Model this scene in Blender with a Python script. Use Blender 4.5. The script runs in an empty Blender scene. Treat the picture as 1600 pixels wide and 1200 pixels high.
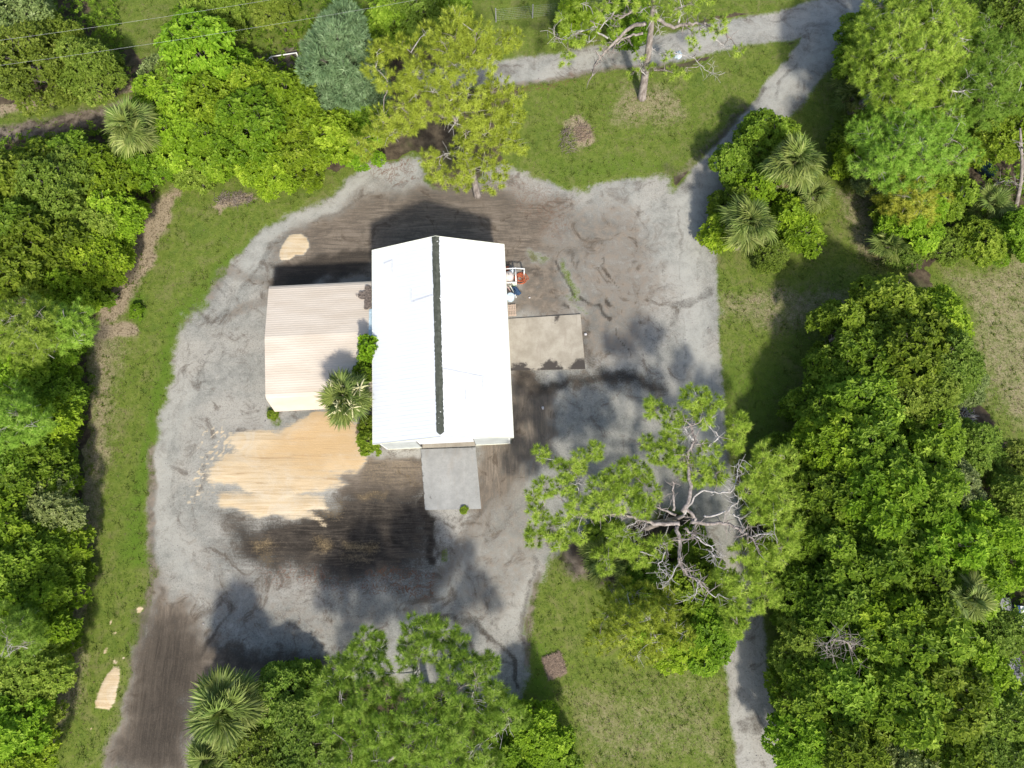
import bpy, math, random
import numpy as np
from mathutils import Vector, Matrix, Euler

SC = bpy.context.scene
COL = SC.collection
R = math.radians
rnd = random.Random(7)
rng = np.random.default_rng(11)

# ------------------------------------------------------------------ camera, sky, sun, exposure
CAM_H = 50.0
TILT = R(12.65)
FPX = 1067.0                                   # focal length in pixels of a 1600 wide frame
cd = bpy.data.cameras.new("camera")
cd.sensor_width = 36.0
cd.lens = 36.0 * FPX / 1600.0
cd.clip_start = 0.5
cd.clip_end = 1500.0
cam = bpy.data.objects.new("camera", cd)
cam.location = (0, 0, CAM_H)
cam.rotation_euler = (TILT, 0, 0)
COL.objects.link(cam)
SC.camera = cam

SUN_EL = R(44)
SH = Vector((-0.28, 1.0, 0)).normalized()      # where shadows fall on the ground
world = bpy.data.worlds.new("World")
SC.world = world
world.use_nodes = True
wn = world.node_tree
wn.nodes.clear()
sky = wn.nodes.new("ShaderNodeTexSky")
sky.sky_type = 'NISHITA'
sky.sun_disc = False
sky.sun_elevation = SUN_EL
sky.sun_rotation = math.atan2(-SH.x, -SH.y)
sky.air_density = 1.0
sky.dust_density = 2.0
bg = wn.nodes.new("ShaderNodeBackground")
bg.inputs["Strength"].default_value = 0.15
wo = wn.nodes.new("ShaderNodeOutputWorld")
wn.links.new(sky.outputs[0], bg.inputs[0])
wn.links.new(bg.outputs[0], wo.inputs[0])

sd = bpy.data.lights.new("sun", 'SUN')
sd.energy = 3.7
sd.angle = R(4.0)
sd.color = (1.0, 0.955, 0.88)
sun = bpy.data.objects.new("sun", sd)
ldir = Vector((SH.x * math.cos(SUN_EL), SH.y * math.cos(SUN_EL), -math.sin(SUN_EL)))
sun.rotation_euler = ldir.to_track_quat('-Z', 'Y').to_euler()
sun.location = (20, -40, 60)
COL.objects.link(sun)

vs = SC.view_settings
vs.view_transform = 'Standard'
vs.look = 'None'
vs.gamma = 1.0
vs.exposure = 0.42
vs.use_curve_mapping = False
SC.cycles.max_bounces = 8
SC.cycles.transparent_max_bounces = 8
SC.cycles.use_denoising = True

# ------------------------------------------------------------------ helpers
ST, CT = math.sin(TILT), math.cos(TILT)
def P(px, py, h=0.0):
    """Place at height h that the survey picture shows at (px, py) of 1600x1200."""
    x = (px - 800.0) / FPX
    y = -(py - 600.0) / FPX
    d = Vector((x, y * CT + ST, y * ST - CT))
    t = (CAM_H - h) / -d.z
    return Vector((d.x * t, d.y * t, h))
def PA(pts, h=0.0):
    return np.array([P(a, b, h)[:2] for a, b in pts])

def tag(o, label=None, cat=None, group=None, kind=None):
    if label: o['label'] = label
    if cat: o['category'] = cat
    if group: o['group'] = group
    if kind: o['kind'] = kind
    return o
def empty(name, loc, rz=0.0):
    o = bpy.data.objects.new(name, None)
    o.empty_display_size = 0.3
    o.location = loc
    o.rotation_euler = (0, 0, rz)
    COL.objects.link(o)
    return o
def link(name, me, parent=None, loc=None, rot=None, scale=None):
    o = bpy.data.objects.new(name, me)
    COL.objects.link(o)
    if parent: o.parent = parent
    if loc is not None: o.location = loc
    if rot is not None: o.rotation_euler = rot
    if scale is not None: o.scale = scale
    return o
def copy_tree(o, parent=None):
    c = o.copy()
    COL.objects.link(c)
    c.parent = parent
    for ch in list(o.children):
        copy_tree(ch, c)
    return c

def np_mesh(name, V, F, mat=None, attrs=None, smooth=False):
    V = np.asarray(V, dtype=np.float32)
    F = np.asarray(F, dtype=np.int32)
    me = bpy.data.meshes.new(name)
    n, k = F.shape
    me.vertices.add(len(V)); me.vertices.foreach_set("co", V.ravel())
    me.loops.add(n * k); me.loops.foreach_set("vertex_index", F.ravel())
    me.polygons.add(n)
    me.polygons.foreach_set("loop_start", np.arange(0, n * k, k, dtype=np.int32))
    me.polygons.foreach_set("loop_total", np.full(n, k, dtype=np.int32))
    me.polygons.foreach_set("use_smooth", np.full(n, smooth))
    me.update(calc_edges=True)
    for an, av in (attrs or {}).items():
        a = me.attributes.new(an, 'FLOAT', 'POINT')
        a.data.foreach_set("value", np.asarray(av, dtype=np.float32))
    if mat: me.materials.append(mat)
    return me

class MB:
    """collects simple solids, builds ONE mesh"""
    def __init__(s): s.v, s.f = [], []
    def add(s, vs_, fs):
        b = len(s.v)
        s.v += [tuple(v) for v in vs_]
        s.f += [tuple(i + b for i in f) for f in fs]
    def box(s, x0, x1, y0, y1, z0, z1, M=None):
        vs_ = [Vector((x, y, z)) for z in (z0, z1) for y in (y0, y1) for x in (x0, x1)]
        if M: vs_ = [M @ v for v in vs_]
        s.add(vs_, [(0, 2, 3, 1), (4, 5, 7, 6), (0, 1, 5, 4), (2, 6, 7, 3), (0, 4, 6, 2), (1, 3, 7, 5)])
    def quadbox(s, q, t):
        """thick sheet: quad q (4 points) extruded by vector t"""
        t = Vector(t)
        a = [Vector(p) for p in q]; b = [p + t for p in a]
        s.add(a + b, [(3, 2, 1, 0), (4, 5, 6, 7), (0, 1, 5, 4), (1, 2, 6, 5), (2, 3, 7, 6), (3, 0, 4, 7)])
    def tube(s, pts, rad, n=6, cap=True):
        pts = [Vector(p) for p in pts]
        m = len(pts)
        if not hasattr(rad, '__len__'): rad = [rad] * m
        ref = Vector((0.31, 0.17, 0.93))
        vs_ = []
        for i, p in enumerate(pts):
            d = (pts[min(i + 1, m - 1)] - pts[max(i - 1, 0)])
            if d.length < 1e-6: d = Vector((0, 0, 1))
            d.normalize()
            u = d.cross(ref)
            if u.length < 0.05: u = d.cross(Vector((1, 0, 0)))
            u.normalize(); w = d.cross(u)
            for k in range(n):
                a = 2 * math.pi * k / n
                vs_.append(p + (u * math.cos(a) + w * math.sin(a)) * rad[i])
        fs = []
        for i in range(m - 1):
            for k in range(n):
                k2 = (k + 1) % n
                fs.append((i * n + k, i * n + k2, (i + 1) * n + k2, (i + 1) * n + k))
        if cap:
            fs.append(tuple(range(n - 1, -1, -1)))
            fs.append(tuple((m - 1) * n + k for k in range(n)))
        s.add(vs_, fs)
    def lathe(s, prof, n=20, c=(0, 0, 0)):
        vs_ = []
        for r, z in prof:
            for k in range(n):
                a = 2 * math.pi * k / n
                vs_.append((c[0] + r * math.cos(a), c[1] + r * math.sin(a), c[2] + z))
        fs = []
        for i in range(len(prof) - 1):
            for k in range(n):
                k2 = (k + 1) % n
                fs.append((i * n + k, i * n + k2, (i + 1) * n + k2, (i + 1) * n + k))
        fs.append(tuple(range(n - 1, -1, -1)))
        fs.append(tuple((len(prof) - 1) * n + k for k in range(n)))
        s.add(vs_, fs)
    def mesh(s, name, mat, smooth=False):
        me = bpy.data.meshes.new(name)
        me.from_pydata(s.v, [], s.f)
        me.materials.append(mat)
        if smooth:
            me.polygons.foreach_set("use_smooth", [True] * len(me.polygons))
        me.update()
        return me
    def build(s, name, mat, parent=None, smooth=False, **k):
        return link(name, s.mesh(name, mat, smooth), parent, **k)

# ------------------------------------------------------------------ materials
class NT:
    def __init__(s, name):
        s.m = bpy.data.materials.new(name); s.m.use_nodes = True
        s.t = s.m.node_tree; s.t.nodes.clear()
        s.out = s.n("ShaderNodeOutputMaterial")
    def n(s, typ, **kw):
        nd = s.t.nodes.new(typ)
        for k, v in kw.items(): setattr(nd, k, v)
        return nd
    def l(s, a, b): s.t.links.new(a, b)
    def val(s, x, sock):
        if hasattr(x, 'links'): s.l(x, sock)
        else:
            if hasattr(sock.default_value, '__len__') and not hasattr(x, '__len__'):
                x = (x, x, x, 1)[:len(sock.default_value)]
            sock.default_value = x
    def noise(s, scale, vec=None, detail=3, rough=0.6, dist=0.0):
        nd = s.n("ShaderNodeTexNoise")
        nd.inputs["Scale"].default_value = scale
        nd.inputs["Detail"].default_value = detail
        nd.inputs["Roughness"].default_value = rough
        nd.inputs["Distortion"].default_value = dist
        if vec is not None: s.l(vec, nd.inputs["Vector"])
        return nd.outputs["Fac"]
    def math(s, op, a, b=0.0, clamp=False):
        nd = s.n("ShaderNodeMath", operation=op); nd.use_clamp = clamp
        s.val(a, nd.inputs[0]); s.val(b, nd.inputs[1])
        return nd.outputs[0]
    def ramp(s, f, lo, hi, a=0.0, b=1.0):
        nd = s.n("ShaderNodeMapRange", interpolation_type='SMOOTHSTEP')
        s.val(f, nd.inputs[0])
        for i, v in enumerate((lo, hi, a, b)): nd.inputs[i + 1].default_value = v
        return nd.outputs[0]
    def mix(s, f, a, b, blend='MIX'):
        nd = s.n("ShaderNodeMix", data_type='RGBA', blend_type=blend)
        nd.clamp_factor = True
        s.val(f, nd.inputs[0])
        for x, i in ((a, 6), (b, 7)):
            if hasattr(x, 'links'): s.l(x, nd.inputs[i])
            else: nd.inputs[i].default_value = tuple(x) + (1,) if len(x) == 3 else x
        return nd.outputs[2]
    def attr(s, name): return s.n("ShaderNodeAttribute", attribute_name=name).outputs["Fac"]
    def obj(s): return s.n("ShaderNodeTexCoord").outputs["Object"]
    def geo(s): return s.n("ShaderNodeNewGeometry").outputs["Position"]
    def mapping(s, vec, scale=(1, 1, 1), rot=(0, 0, 0)):
        nd = s.n("ShaderNodeMapping")
        nd.inputs["Scale"].default_value = scale
        nd.inputs["Rotation"].default_value = rot
        s.l(vec, nd.inputs["Vector"])
        return nd.outputs[0]
    def bump(s, h, strength, dist=0.05):
        nd = s.n("ShaderNodeBump")
        nd.inputs["Strength"].default_value = strength
        nd.inputs["Distance"].default_value = dist
        s.l(h, nd.inputs["Height"])
        return nd.outputs[0]
    def bsdf(s, col, rough=0.8, spec=0.3, metal=0.0, normal=None):
        nd = s.n("ShaderNodeBsdfPrincipled")
        if hasattr(col, 'links'): s.l(col, nd.inputs["Base Color"])
        else: nd.inputs["Base Color"].default_value = tuple(col) + (1,)
        s.val(rough, nd.inputs["Roughness"])
        nd.inputs["Specular IOR Level"].default_value = spec
        nd.inputs["Metallic"].default_value = metal
        if normal is not None: s.l(normal, nd.inputs["Normal"])
        return nd.outputs[0]
    def done(s, sh): s.l(sh, s.out.inputs[0]); return s.m

def plain(name, col, rough=0.7, var=0.18, scale=3.0, metal=0.0, spec=0.3, bump=0.0):
    t = NT(name); p = t.obj()
    n = t.noise(scale, p, 5)
    c = t.mix(t.ramp(n, 0.3, 0.72), tuple(x * (1 - var) for x in col), tuple(min(1, x * (1 + var)) for x in col))
    nm = t.bump(t.noise(scale * 8, p, 3), bump) if bump else None
    return t.done(t.bsdf(c, rough, spec, metal, nm))

def leaf_mat(name, dark, mid, light, trans=0.3, rough=0.45):
    t = NT(name)
    tint = t.attr("tint")
    rd = t.n("ShaderNodeObjectInfo").outputs["Random"]
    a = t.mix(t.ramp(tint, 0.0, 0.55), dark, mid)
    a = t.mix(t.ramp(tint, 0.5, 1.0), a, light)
    hs = t.n("ShaderNodeHueSaturation")
    t.l(a, hs.inputs["Color"])
    t.l(t.ramp(rd, 0, 1, 0.487, 0.510), hs.inputs["Hue"])
    rd2 = t.math('FRACT', t.math('MULTIPLY', rd, 7.31))
    t.l(t.ramp(rd2, 0, 1, 0.84, 1.22), hs.inputs["Value"])
    hs.inputs["Saturation"].default_value = 0.97
    c = hs.outputs[0]
    b = t.bsdf(c, rough + .1, 0.2)
    tr = t.n("ShaderNodeBsdfTranslucent"); t.l(c, tr.inputs[0])
    mx = t.n("ShaderNodeMixShader"); mx.inputs[0].default_value = trans
    t.l(b, mx.inputs[1]); t.l(tr.outputs[0], mx.inputs[2])
    return t.done(mx.outputs[0])

M = {}
M['pepper'] = leaf_mat("leaf_pepper", (.085, .155, .003), (.195, .325, .006), (.40, .54, .035), .42)
M['laurel'] = leaf_mat("leaf_laurel", (.066, .12, .005), (.165, .265, .010), (.36, .48, .045), .42)
M['oak'] = leaf_mat("leaf_oak", (.085, .135, .010), (.18, .27, .022), (.33, .42, .06), .38)
M['grey'] = leaf_mat("leaf_grey", (.13, .18, .04), (.25, .32, .09), (.42, .48, .20), .36)
M['cedar'] = leaf_mat("leaf_cedar", (.10, .19, .08), (.21, .34, .15), (.38, .52, .28), .36)
M['pine_warm'] = leaf_mat("needle_warm", (.19, .22, .02), (.34, .38, .03), (.52, .55, .09), 0.4, 0.55)
M['pine_green'] = leaf_mat("needle_green", (.135, .225, .02), (.29, .44, .04), (.49, .62, .11), 0.4, 0.55)
M['palm'] = leaf_mat("leaf_palm", (.075, .115, .02), (.175, .235, .042), (.35, .39, .12), 0.25, 0.5)
M['palm_dry'] = leaf_mat("leaf_palm_dry", (.16, .11, .05), (.28, .20, .09), (.40, .31, .16), 0.15, 0.6)
M['grass'] = leaf_mat("grass_blade", (.085, .14, .014), (.145, .21, .026), (.23, .29, .05), 0.3, 0.6)
M['drygrass'] = leaf_mat("dry_blade", (.13, .11, .05), (.22, .18, .09), (.32, .27, .15), 0.2, 0.7)

def bark(name, a, b, sc=4.0):
    t = NT(name); p = t.obj()
    n = t.noise(sc, t.mapping(p, (1, 1, 0.35)), 6, 0.7)
    n2 = t.noise(sc * 5, p, 3)
    c = t.mix(t.ramp(n, 0.35, 0.68), a, b)
    c = t.mix(t.ramp(n2, 0.5, 0.75, 0, 0.35), c, tuple(x * 0.5 for x in a))
    return t.done(t.bsdf(c, 0.9, 0.1, 0, t.bump(n, 0.6, 0.05)))
M['bark'] = bark("bark_brown", (.13, .10, .08), (.30, .25, .21))
M['bark_pale'] = bark("bark_pale", (.18, .15, .13), (.40, .35, .31))
M['twig_white'] = bark("twig_white", (.30, .275, .25), (.54, .51, .47))
M['bark_palm'] = bark("bark_palm", (.16, .13, .10), (.32, .28, .23), 8)

# ---- ground surface: every material is told apart by weights laid out below
def ground_mat():
    t = NT("ground_surface")
    p = t.geo()
    A = {k: t.attr(k) for k in ('grass', 'lush', 'dry', 'gravel', 'brown', 'dark', 'sand', 'tan', 'rust', 'sew', 'sns', 'sdg', 'pale', 'ochre')}
    fine = t.noise(9.0, p, 4, 0.7)
    mid = t.noise(1.7, p, 5, 0.62)
    big = t.noise(0.33, p, 5, 0.6)
    vor = t.n("ShaderNodeTexVoronoi", feature='F1'); vor.inputs["Scale"].default_value = 7.5
    t.l(p, vor.inputs["Vector"])
    pebble = vor.outputs["Distance"]
    # directional drag marks
    ew = t.noise(1.0, t.mapping(p, (0.24, 2.6, 1), (0, 0, R(-4))), 7, 0.76, 2.0)
    ns = t.noise(1.0, t.mapping(p, (2.6, 0.24, 1), (0, 0, R(3))), 7, 0.76, 2.0)
    dg = t.noise(1.0, t.mapping(p, (2.5, 0.20, 1), (0, 0, R(-40))), 7, 0.76, 2.0)
    def pick(base):
        f = t.mix(A['sew'], base, ew); f = t.mix(A['sns'], f, ns); f = t.mix(A['sdg'], f, dg)
        sp = t.n("ShaderNodeSeparateColor"); t.l(f, sp.inputs[0]); return sp.outputs[0]
    drag = pick(mid)
    def fac(w, nz, amp, lo=0.38, hi=0.62):
        return t.ramp(t.math('ADD', w, t.math('MULTIPLY', t.math('SUBTRACT', nz, 0.5), amp)), lo, hi)
    # litter under trees
    c = t.mix(t.ramp(mid, 0.35, 0.7), (.065, .05, .036), (.145, .115, .08))
    c = t.mix(t.ramp(fine, 0.55, 0.75, 0, 0.6), c, (.19, .155, .11))
    c = t.mix(t.ramp(big, 0.5, 0.65, 0, .6), c, (.06, .08, .024))
    # gravel
    low = t.noise(.16, p, 4, .55, .8)
    cloud = t.noise(.55, p, 6, .72, 1.2)
    g = t.mix(t.ramp(mid, 0.3, 0.72), (.245, .247, .232), (.365, .368, .348))
    g = t.mix(t.ramp(low, 0.40, 0.62, 0, .7), g, (.44, .42, .385))
    g = t.mix(t.ramp(cloud, 0.52, 0.66, 0, .78), g, (.155, .134, .115))
    g = t.mix(t.ramp(cloud, 0.46, 0.30, 0, .5), g, (.45, .435, .41))
    g = t.mix(t.ramp(pebble, 0.05, 0.5, .30, 0), g, (.52, .51, .49))
    g = t.mix(t.ramp(fine, 0.50, 0.72, 0, .6), g, (.13, .122, .115))
    g = t.mix(t.ramp(drag, 0.55, 0.72, 0, .35), g, (.17, .15, .13))
    g = t.mix(t.math('MULTIPLY', A['pale'], t.ramp(mid, .25, .75, .45, .9)), g, (.46, .46, .435))
    # grass
    gmix = t.math('ADD', t.math('MULTIPLY', mid, .6), t.math('MULTIPLY', fine, .4))
    gr = t.mix(t.ramp(mid, 0.3, 0.7), (.095, .145, .018), (.165, .215, .038))
    gr = t.mix(t.ramp(fine, 0.42, 0.72, 0, .6), gr, (.22, .265, .065))
    gr = t.mix(t.ramp(cloud, 0.46, 0.68, 0, .5), gr, (.225, .205, .10))
    gr = t.mix(t.ramp(cloud, 0.48, 0.32, 0, .55), gr, (.095, .155, .03))
    gr = t.mix(t.ramp(t.noise(3.2, p, 5, .75), .50, .68, 0, .45), gr, (.07, .115, .016))
    gr = t.mix(t.ramp(t.noise(1.1, p, 4, .7, 1.0), .56, .70, 0, .35), gr, (.235, .235, .10))
    gr = t.mix(fac(A['lush'], mid, 0.9, 0.2, 1.0), gr, (.105, .185, .02))
    dr = t.mix(t.ramp(fine, 0.3, 0.62), (.21, .165, .115), (.40, .33, .235))
    gr = t.mix(fac(A['dry'], gmix, 1.3, .2, .85), gr, dr)
    c = t.mix(fac(A['grass'], gmix, 0.9), c, gr)
    c = t.mix(fac(A['gravel'], t.math('ADD', t.math('MULTIPLY', mid, .45), t.math('MULTIPLY', fine, .55)), 1.9, .2, .8), c, g)
    # brown dirt with drag marks
    drg = t.math('ADD', t.math('MULTIPLY', drag, .62), t.math('MULTIPLY', cloud, .38))
    br = t.mix(t.ramp(drg, 0.36, 0.64), (.088, .070, .055), (.285, .24, .198))
    br = t.mix(t.ramp(fine, 0.5, 0.8, 0, .5), br, (.34, .30, .25))
    br = t.mix(t.ramp(cloud, 0.52, 0.66, 0, .75), br, (.085, .066, .05))
    c = t.mix(fac(A['brown'], drg, 1.7, .12, .95), c, br)
    # black damp dirt, also the tone for shade painted on the ground
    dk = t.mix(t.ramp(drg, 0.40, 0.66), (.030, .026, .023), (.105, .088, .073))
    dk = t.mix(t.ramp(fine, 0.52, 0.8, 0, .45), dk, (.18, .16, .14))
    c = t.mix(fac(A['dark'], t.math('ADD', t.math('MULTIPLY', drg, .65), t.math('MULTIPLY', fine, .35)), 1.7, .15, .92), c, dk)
    oc = t.mix(t.ramp(fine, .3, .75), (.25, .175, .085), (.46, .345, .19))
    c = t.mix(t.math('MULTIPLY', fac(A['ochre'], t.math('ADD', t.math('MULTIPLY', drg, .5), t.math('MULTIPLY', fine, .5)), 1.6, .1, 1.0), .85), c, oc)
    # sand
    stk = t.noise(1.0, t.mapping(p, (.16, 4.6, 1), (0, 0, R(-5))), 5, .68, .9)
    sa = t.mix(t.ramp(stk, 0.3, 0.7), (.53, .39, .235), (.72, .60, .43))
    sa = t.mix(t.ramp(cloud, 0.42, 0.66, 0, .5), sa, (.66, .60, .50))
    sa = t.mix(t.ramp(fine, 0.5, 0.8, 0, .3), sa, (.78, .71, .59))
    sa = t.mix(t.math('MULTIPLY', fac(A['tan'], stk, 1.6, .15, .95), .75), sa, (.565, .375, .18))
    sa = t.mix(t.ramp(t.noise(1.0, t.mapping(p, (.22, 5.5, 1), (0, 0, R(-6))), 4, .6, 1.2), 0.58, 0.70, 0, .5), sa, (.34, .22, .12))
    c = t.mix(fac(A['sand'], t.math('ADD', t.math('MULTIPLY', stk, .68), t.math('MULTIPLY', fine, .32)), 1.9, .24, .78), c, sa)
    # rusty run-off threads
    ru = t.mix(fine, (.12, .05, .03), (.24, .125, .08))
    thr = t.noise(1.1, p, 4, .6, 2.2)
    ridge = t.math('ABSOLUTE', t.math('SUBTRACT', thr, 0.5))
    c = t.mix(t.math('MULTIPLY', t.ramp(ridge, 0.0, 0.035, 1, 0), t.ramp(A['rust'], 0.2, .8)), c, ru)
    c = t.mix(1.0, c, (.872, .852, .792), 'MULTIPLY')
    hgt = t.math('ADD', t.math('MULTIPLY', fine, .6), t.math('MULTIPLY', drag, .8))
    nm = t.bump(hgt, 0.55, 0.06)
    return t.done(t.bsdf(c, 0.95, 0.12, 0, nm))
M['ground'] = ground_mat()

def concrete(name, a, b, stain, dirt):
    t = NT(name); p = t.geo()
    n = t.noise(0.9, p, 5, .65); f = t.noise(10, p, 4, .7)
    st = t.noise(1.0, t.mapping(p, (2.2, .5, 1), (0, 0, R(30))), 4, .6, .8)
    c = t.mix(t.ramp(n, .3, .7), a, b)
    c = t.mix(t.ramp(f, .5, .75, 0, .35), c, tuple(x * .62 for x in a))
    c = t.mix(t.ramp(st, .52, .7, 0, stain), c, (.30, .255, .20))
    d = t.attr("dirt")
    k = t.ramp(t.math('ADD', d, t.math('MULTIPLY', t.math('SUBTRACT', t.noise(3, p, 5, .7), .5), 1.3)), .35, .7, 0, dirt)
    c = t.mix(k, c, (.055, .047, .042))
    return t.done(t.bsdf(c, .9, .2, 0, t.bump(f, .25, .02)))
M['concrete_tan'] = concrete("concrete_tan", (.325, .285, .22), (.44, .395, .315), .5, .95)
M['concrete_grey'] = concrete("concrete_grey", (.27, .268, .25), (.36, .355, .33), .25, .8)

def white_roof():
    t = NT("white_roof_paint"); p = t.obj()
    n = t.noise(.5, p, 5)
    c = t.mix(t.ramp(n, .35, .7), (.69, .705, .73), (.75, .755, .76))
    return t.done(t.bsdf(c, .42, .4, 0, t.bump(t.noise(2.0, p, 3), .12, .02)))
M['white_roof'] = white_roof()
M['white_wall'] = plain("white_wall_sheet", (.72, .73, .70), .55, .08, 1.5)
M['pale_panel'] = plain("pale_panel_sheet", (.47, .50, .49), .5, .1, 1.2)
M['trim_cream'] = plain("trim_cream", (.74, .73, .58), .5, .08, 4)
M['recess'] = plain("recess_shade", (.16, .15, .135), .8, .2, 3)
M['seal'] = plain("sealant_grey", (.55, .56, .57), .6, .1, 6)
def ridge_mat():
    t = NT("ridge_felt"); p = t.obj()
    c = t.mix(t.ramp(t.noise(3, p, 5), .35, .7), (.062, .068, .052), (.105, .11, .088))
    c = t.mix(t.ramp(t.noise(5.5, p, 2, .5), .715, .73), c, (.75, .75, .7))
    return t.done(t.bsdf(c, .9, .15, 0, t.bump(t.noise(20, p, 3), .5, .02)))
M['ridge'] = ridge_mat()
def tan_roof():
    t = NT("tan_metal_roof"); p = t.obj()
    n = t.noise(1.0, t.mapping(p, (.35, 1.3, 1)), 5)
    c = t.mix(t.ramp(n, .3, .72), (.535, .455, .36), (.605, .53, .435))
    c = t.mix(t.ramp(t.noise(6, p, 4), .6, .8, 0, .15), c, (.44, .35, .26))
    return t.done(t.bsdf(c, .5, .35))
M['tan_roof'] = tan_roof()
M['tan_wall'] = plain("tan_wall_sheet", (.52, .42, .32), .6, .1, 2)
M['debris'] = plain("leaf_debris", (.20, .165, .14), .95, .35, 9)
M['fiberglass'] = plain("pale_blue_fibreglass", (.55, .68, .72), .35, .25, 5)
M['hose'] = plain("orange_hose", (.52, .13, .05), .5, .2, 12)
M['pvc'] = plain("white_pvc", (.80, .79, .75), .4, .06, 6)
M['tank'] = plain("beige_tank", (.60, .52, .47), .5, .1, 3)
M['bucket'] = plain("pale_blue_plastic", (.58, .69, .76), .4, .08, 6)
M['blue'] = plain("blue_plastic", (.045, .085, .16), .5, .2, 6)
M['green'] = plain("green_plastic", (.16, .30, .17), .5, .2, 6)
M['pink'] = plain("pink_handle", (.55, .36, .32), .5, .2, 6)
M['palletwood'] = plain("pallet_wood", (.47, .36, .27), .8, .25, 7)
M['greywood'] = plain("weathered_wood", (.28, .28, .29), .85, .25, 5)
M['teal'] = plain("dark_teal_plastic", (.012, .035, .045), .45, .3, 4)
M['black'] = plain("black_rubber", (.02, .02, .022), .6, .2, 5)
M['galv'] = plain("galvanised_wire", (.22, .24, .22), .45, .15, 6, 0.4)
M['cable'] = plain("cable_pale", (.42, .43, .42), .5, .1, 2)
M['straw'] = plain("pine_straw_mat", (.26, .19, .14), .95, .3, 9)
M['cream_flower'] = plain("cream_flower", (.58, .54, .30), .9, .25, 9)
M['stone'] = plain("stone_grey", (.27, .255, .24), .9, .3, 6)
M['litterwhite'] = plain("white_litter", (.56, .53, .51), .6, .1, 8)

# ------------------------------------------------------------------ layout of the ground
def hash_noise(seed):
    tab = np.random.default_rng(seed).random((256, 256)).astype(np.float32)
    def f(x, y):
        xi = np.floor(x).astype(int); yi = np.floor(y).astype(int)
        fx = x - xi; fy = y - yi
        fx = fx * fx * (3 - 2 * fx); fy = fy * fy * (3 - 2 * fy)
        a = tab[xi & 255, yi & 255]; b = tab[(xi + 1) & 255, yi & 255]
        c = tab[xi & 255, (yi + 1) & 255]; d = tab[(xi + 1) & 255, (yi + 1) & 255]
        return (a * (1 - fx) + b * fx) * (1 - fy) + (c * (1 - fx) + d * fx) * fy
    return f
def fbm(x, y, scale, octv=4, seed=0):
    s = 0; a = .5; tot = 0
    for o in range(octv):
        s = s + a * hash_noise(seed * 17 + o)(x * scale + 37.1 * o + 5, y * scale + 11.7 * o + 9)
        tot += a; a *= .5; scale *= 2.03
    return s / tot

GX0, GX1, GY0, GY1, GS = -56.0, 56.0, -24.0, 60.0, 0.15
nx = int((GX1 - GX0) / GS) + 1
ny = int((GY1 - GY0) / GS) + 1
gx, gy = np.meshgrid(np.linspace(GX0, GX1, nx), np.linspace(GY0, GY1, ny))
gx = gx.ravel(); gy = gy.ravel()
WX = gx + (fbm(gx, gy, .35, 4, 1) - .5) * 2.4 + (fbm(gx, gy, 1.6, 3, 2) - .5) * .7
WY = gy + (fbm(gx, gy, .35, 4, 3) - .5) * 2.4 + (fbm(gx, gy, 1.6, 3, 4) - .5) * .7

def sdf(poly, X, Y):
    """signed distance (inside positive)"""
    n = len(poly)
    d2 = np.full(X.shape, 1e9); ins = np.zeros(X.shape, bool)
    for i in range(n):
        a = poly[i]; b = poly[(i + 1) % n]
        e = b - a; L = max(e @ e, 1e-9)
        t = np.clip(((X - a[0]) * e[0] + (Y - a[1]) * e[1]) / L, 0, 1)
        d2 = np.minimum(d2, (X - a[0] - t * e[0]) ** 2 + (Y - a[1] - t * e[1]) ** 2)
        c = ((a[1] > Y) != (b[1] > Y))
        with np.errstate(divide='ignore', invalid='ignore'):
            xx = (b[0] - a[0]) * (Y - a[1]) / (b[1] - a[1] if b[1] != a[1] else 1e-9) + a[0]
        ins ^= c & (X < xx)
    d = np.sqrt(d2)
    return np.where(ins, d, -d)
def region(pts, soft=.35, warp=1.0):
    poly = PA(pts)
    X = gx + (WX - gx) * warp; Y = gy + (WY - gy) * warp
    lo = poly.min(0) - 3.5 - soft; hi = poly.max(0) + 3.5 + soft
    m = (X > lo[0]) & (X < hi[0]) & (Y > lo[1]) & (Y < hi[1])
    w = np.zeros_like(gx)
    d = sdf(poly, X[m], Y[m])
    t = np.clip(d / (2 * soft) + .5, 0, 1)
    w[m] = t * t * (3 - 2 * t)
    return w
def stroke(pts, width, warp=.35):
    """soft band about a polyline; width in metres"""
    poly = PA(pts)
    X = gx + (WX - gx) * warp; Y = gy + (WY - gy) * warp
    lo = poly.min(0) - width - 1.5; hi = poly.max(0) + width + 1.5
    m = (X > lo[0]) & (X < hi[0]) & (Y > lo[1]) & (Y < hi[1])
    Xm, Ym = X[m], Y[m]
    d2 = np.full(Xm.shape, 1e9)
    for a, b in zip(poly[:-1], poly[1:]):
        e = b - a; L = max(e @ e, 1e-9)
        t = np.clip(((Xm - a[0]) * e[0] + (Ym - a[1]) * e[1]) / L, 0, 1)
        d2 = np.minimum(d2, (Xm - a[0] - t * e[0]) ** 2 + (Ym - a[1] - t * e[1]) ** 2)
    w = np.zeros_like(gx)
    t = np.clip(1.25 - np.sqrt(d2) / width, 0, 1)
    w[m] = t * t * (3 - 2 * t)
    return w
def mx(a, b, k=1.0): return np.maximum(a, b * k)

Z0 = np.zeros_like(gx)
pale = np.zeros_like(gx)
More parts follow.
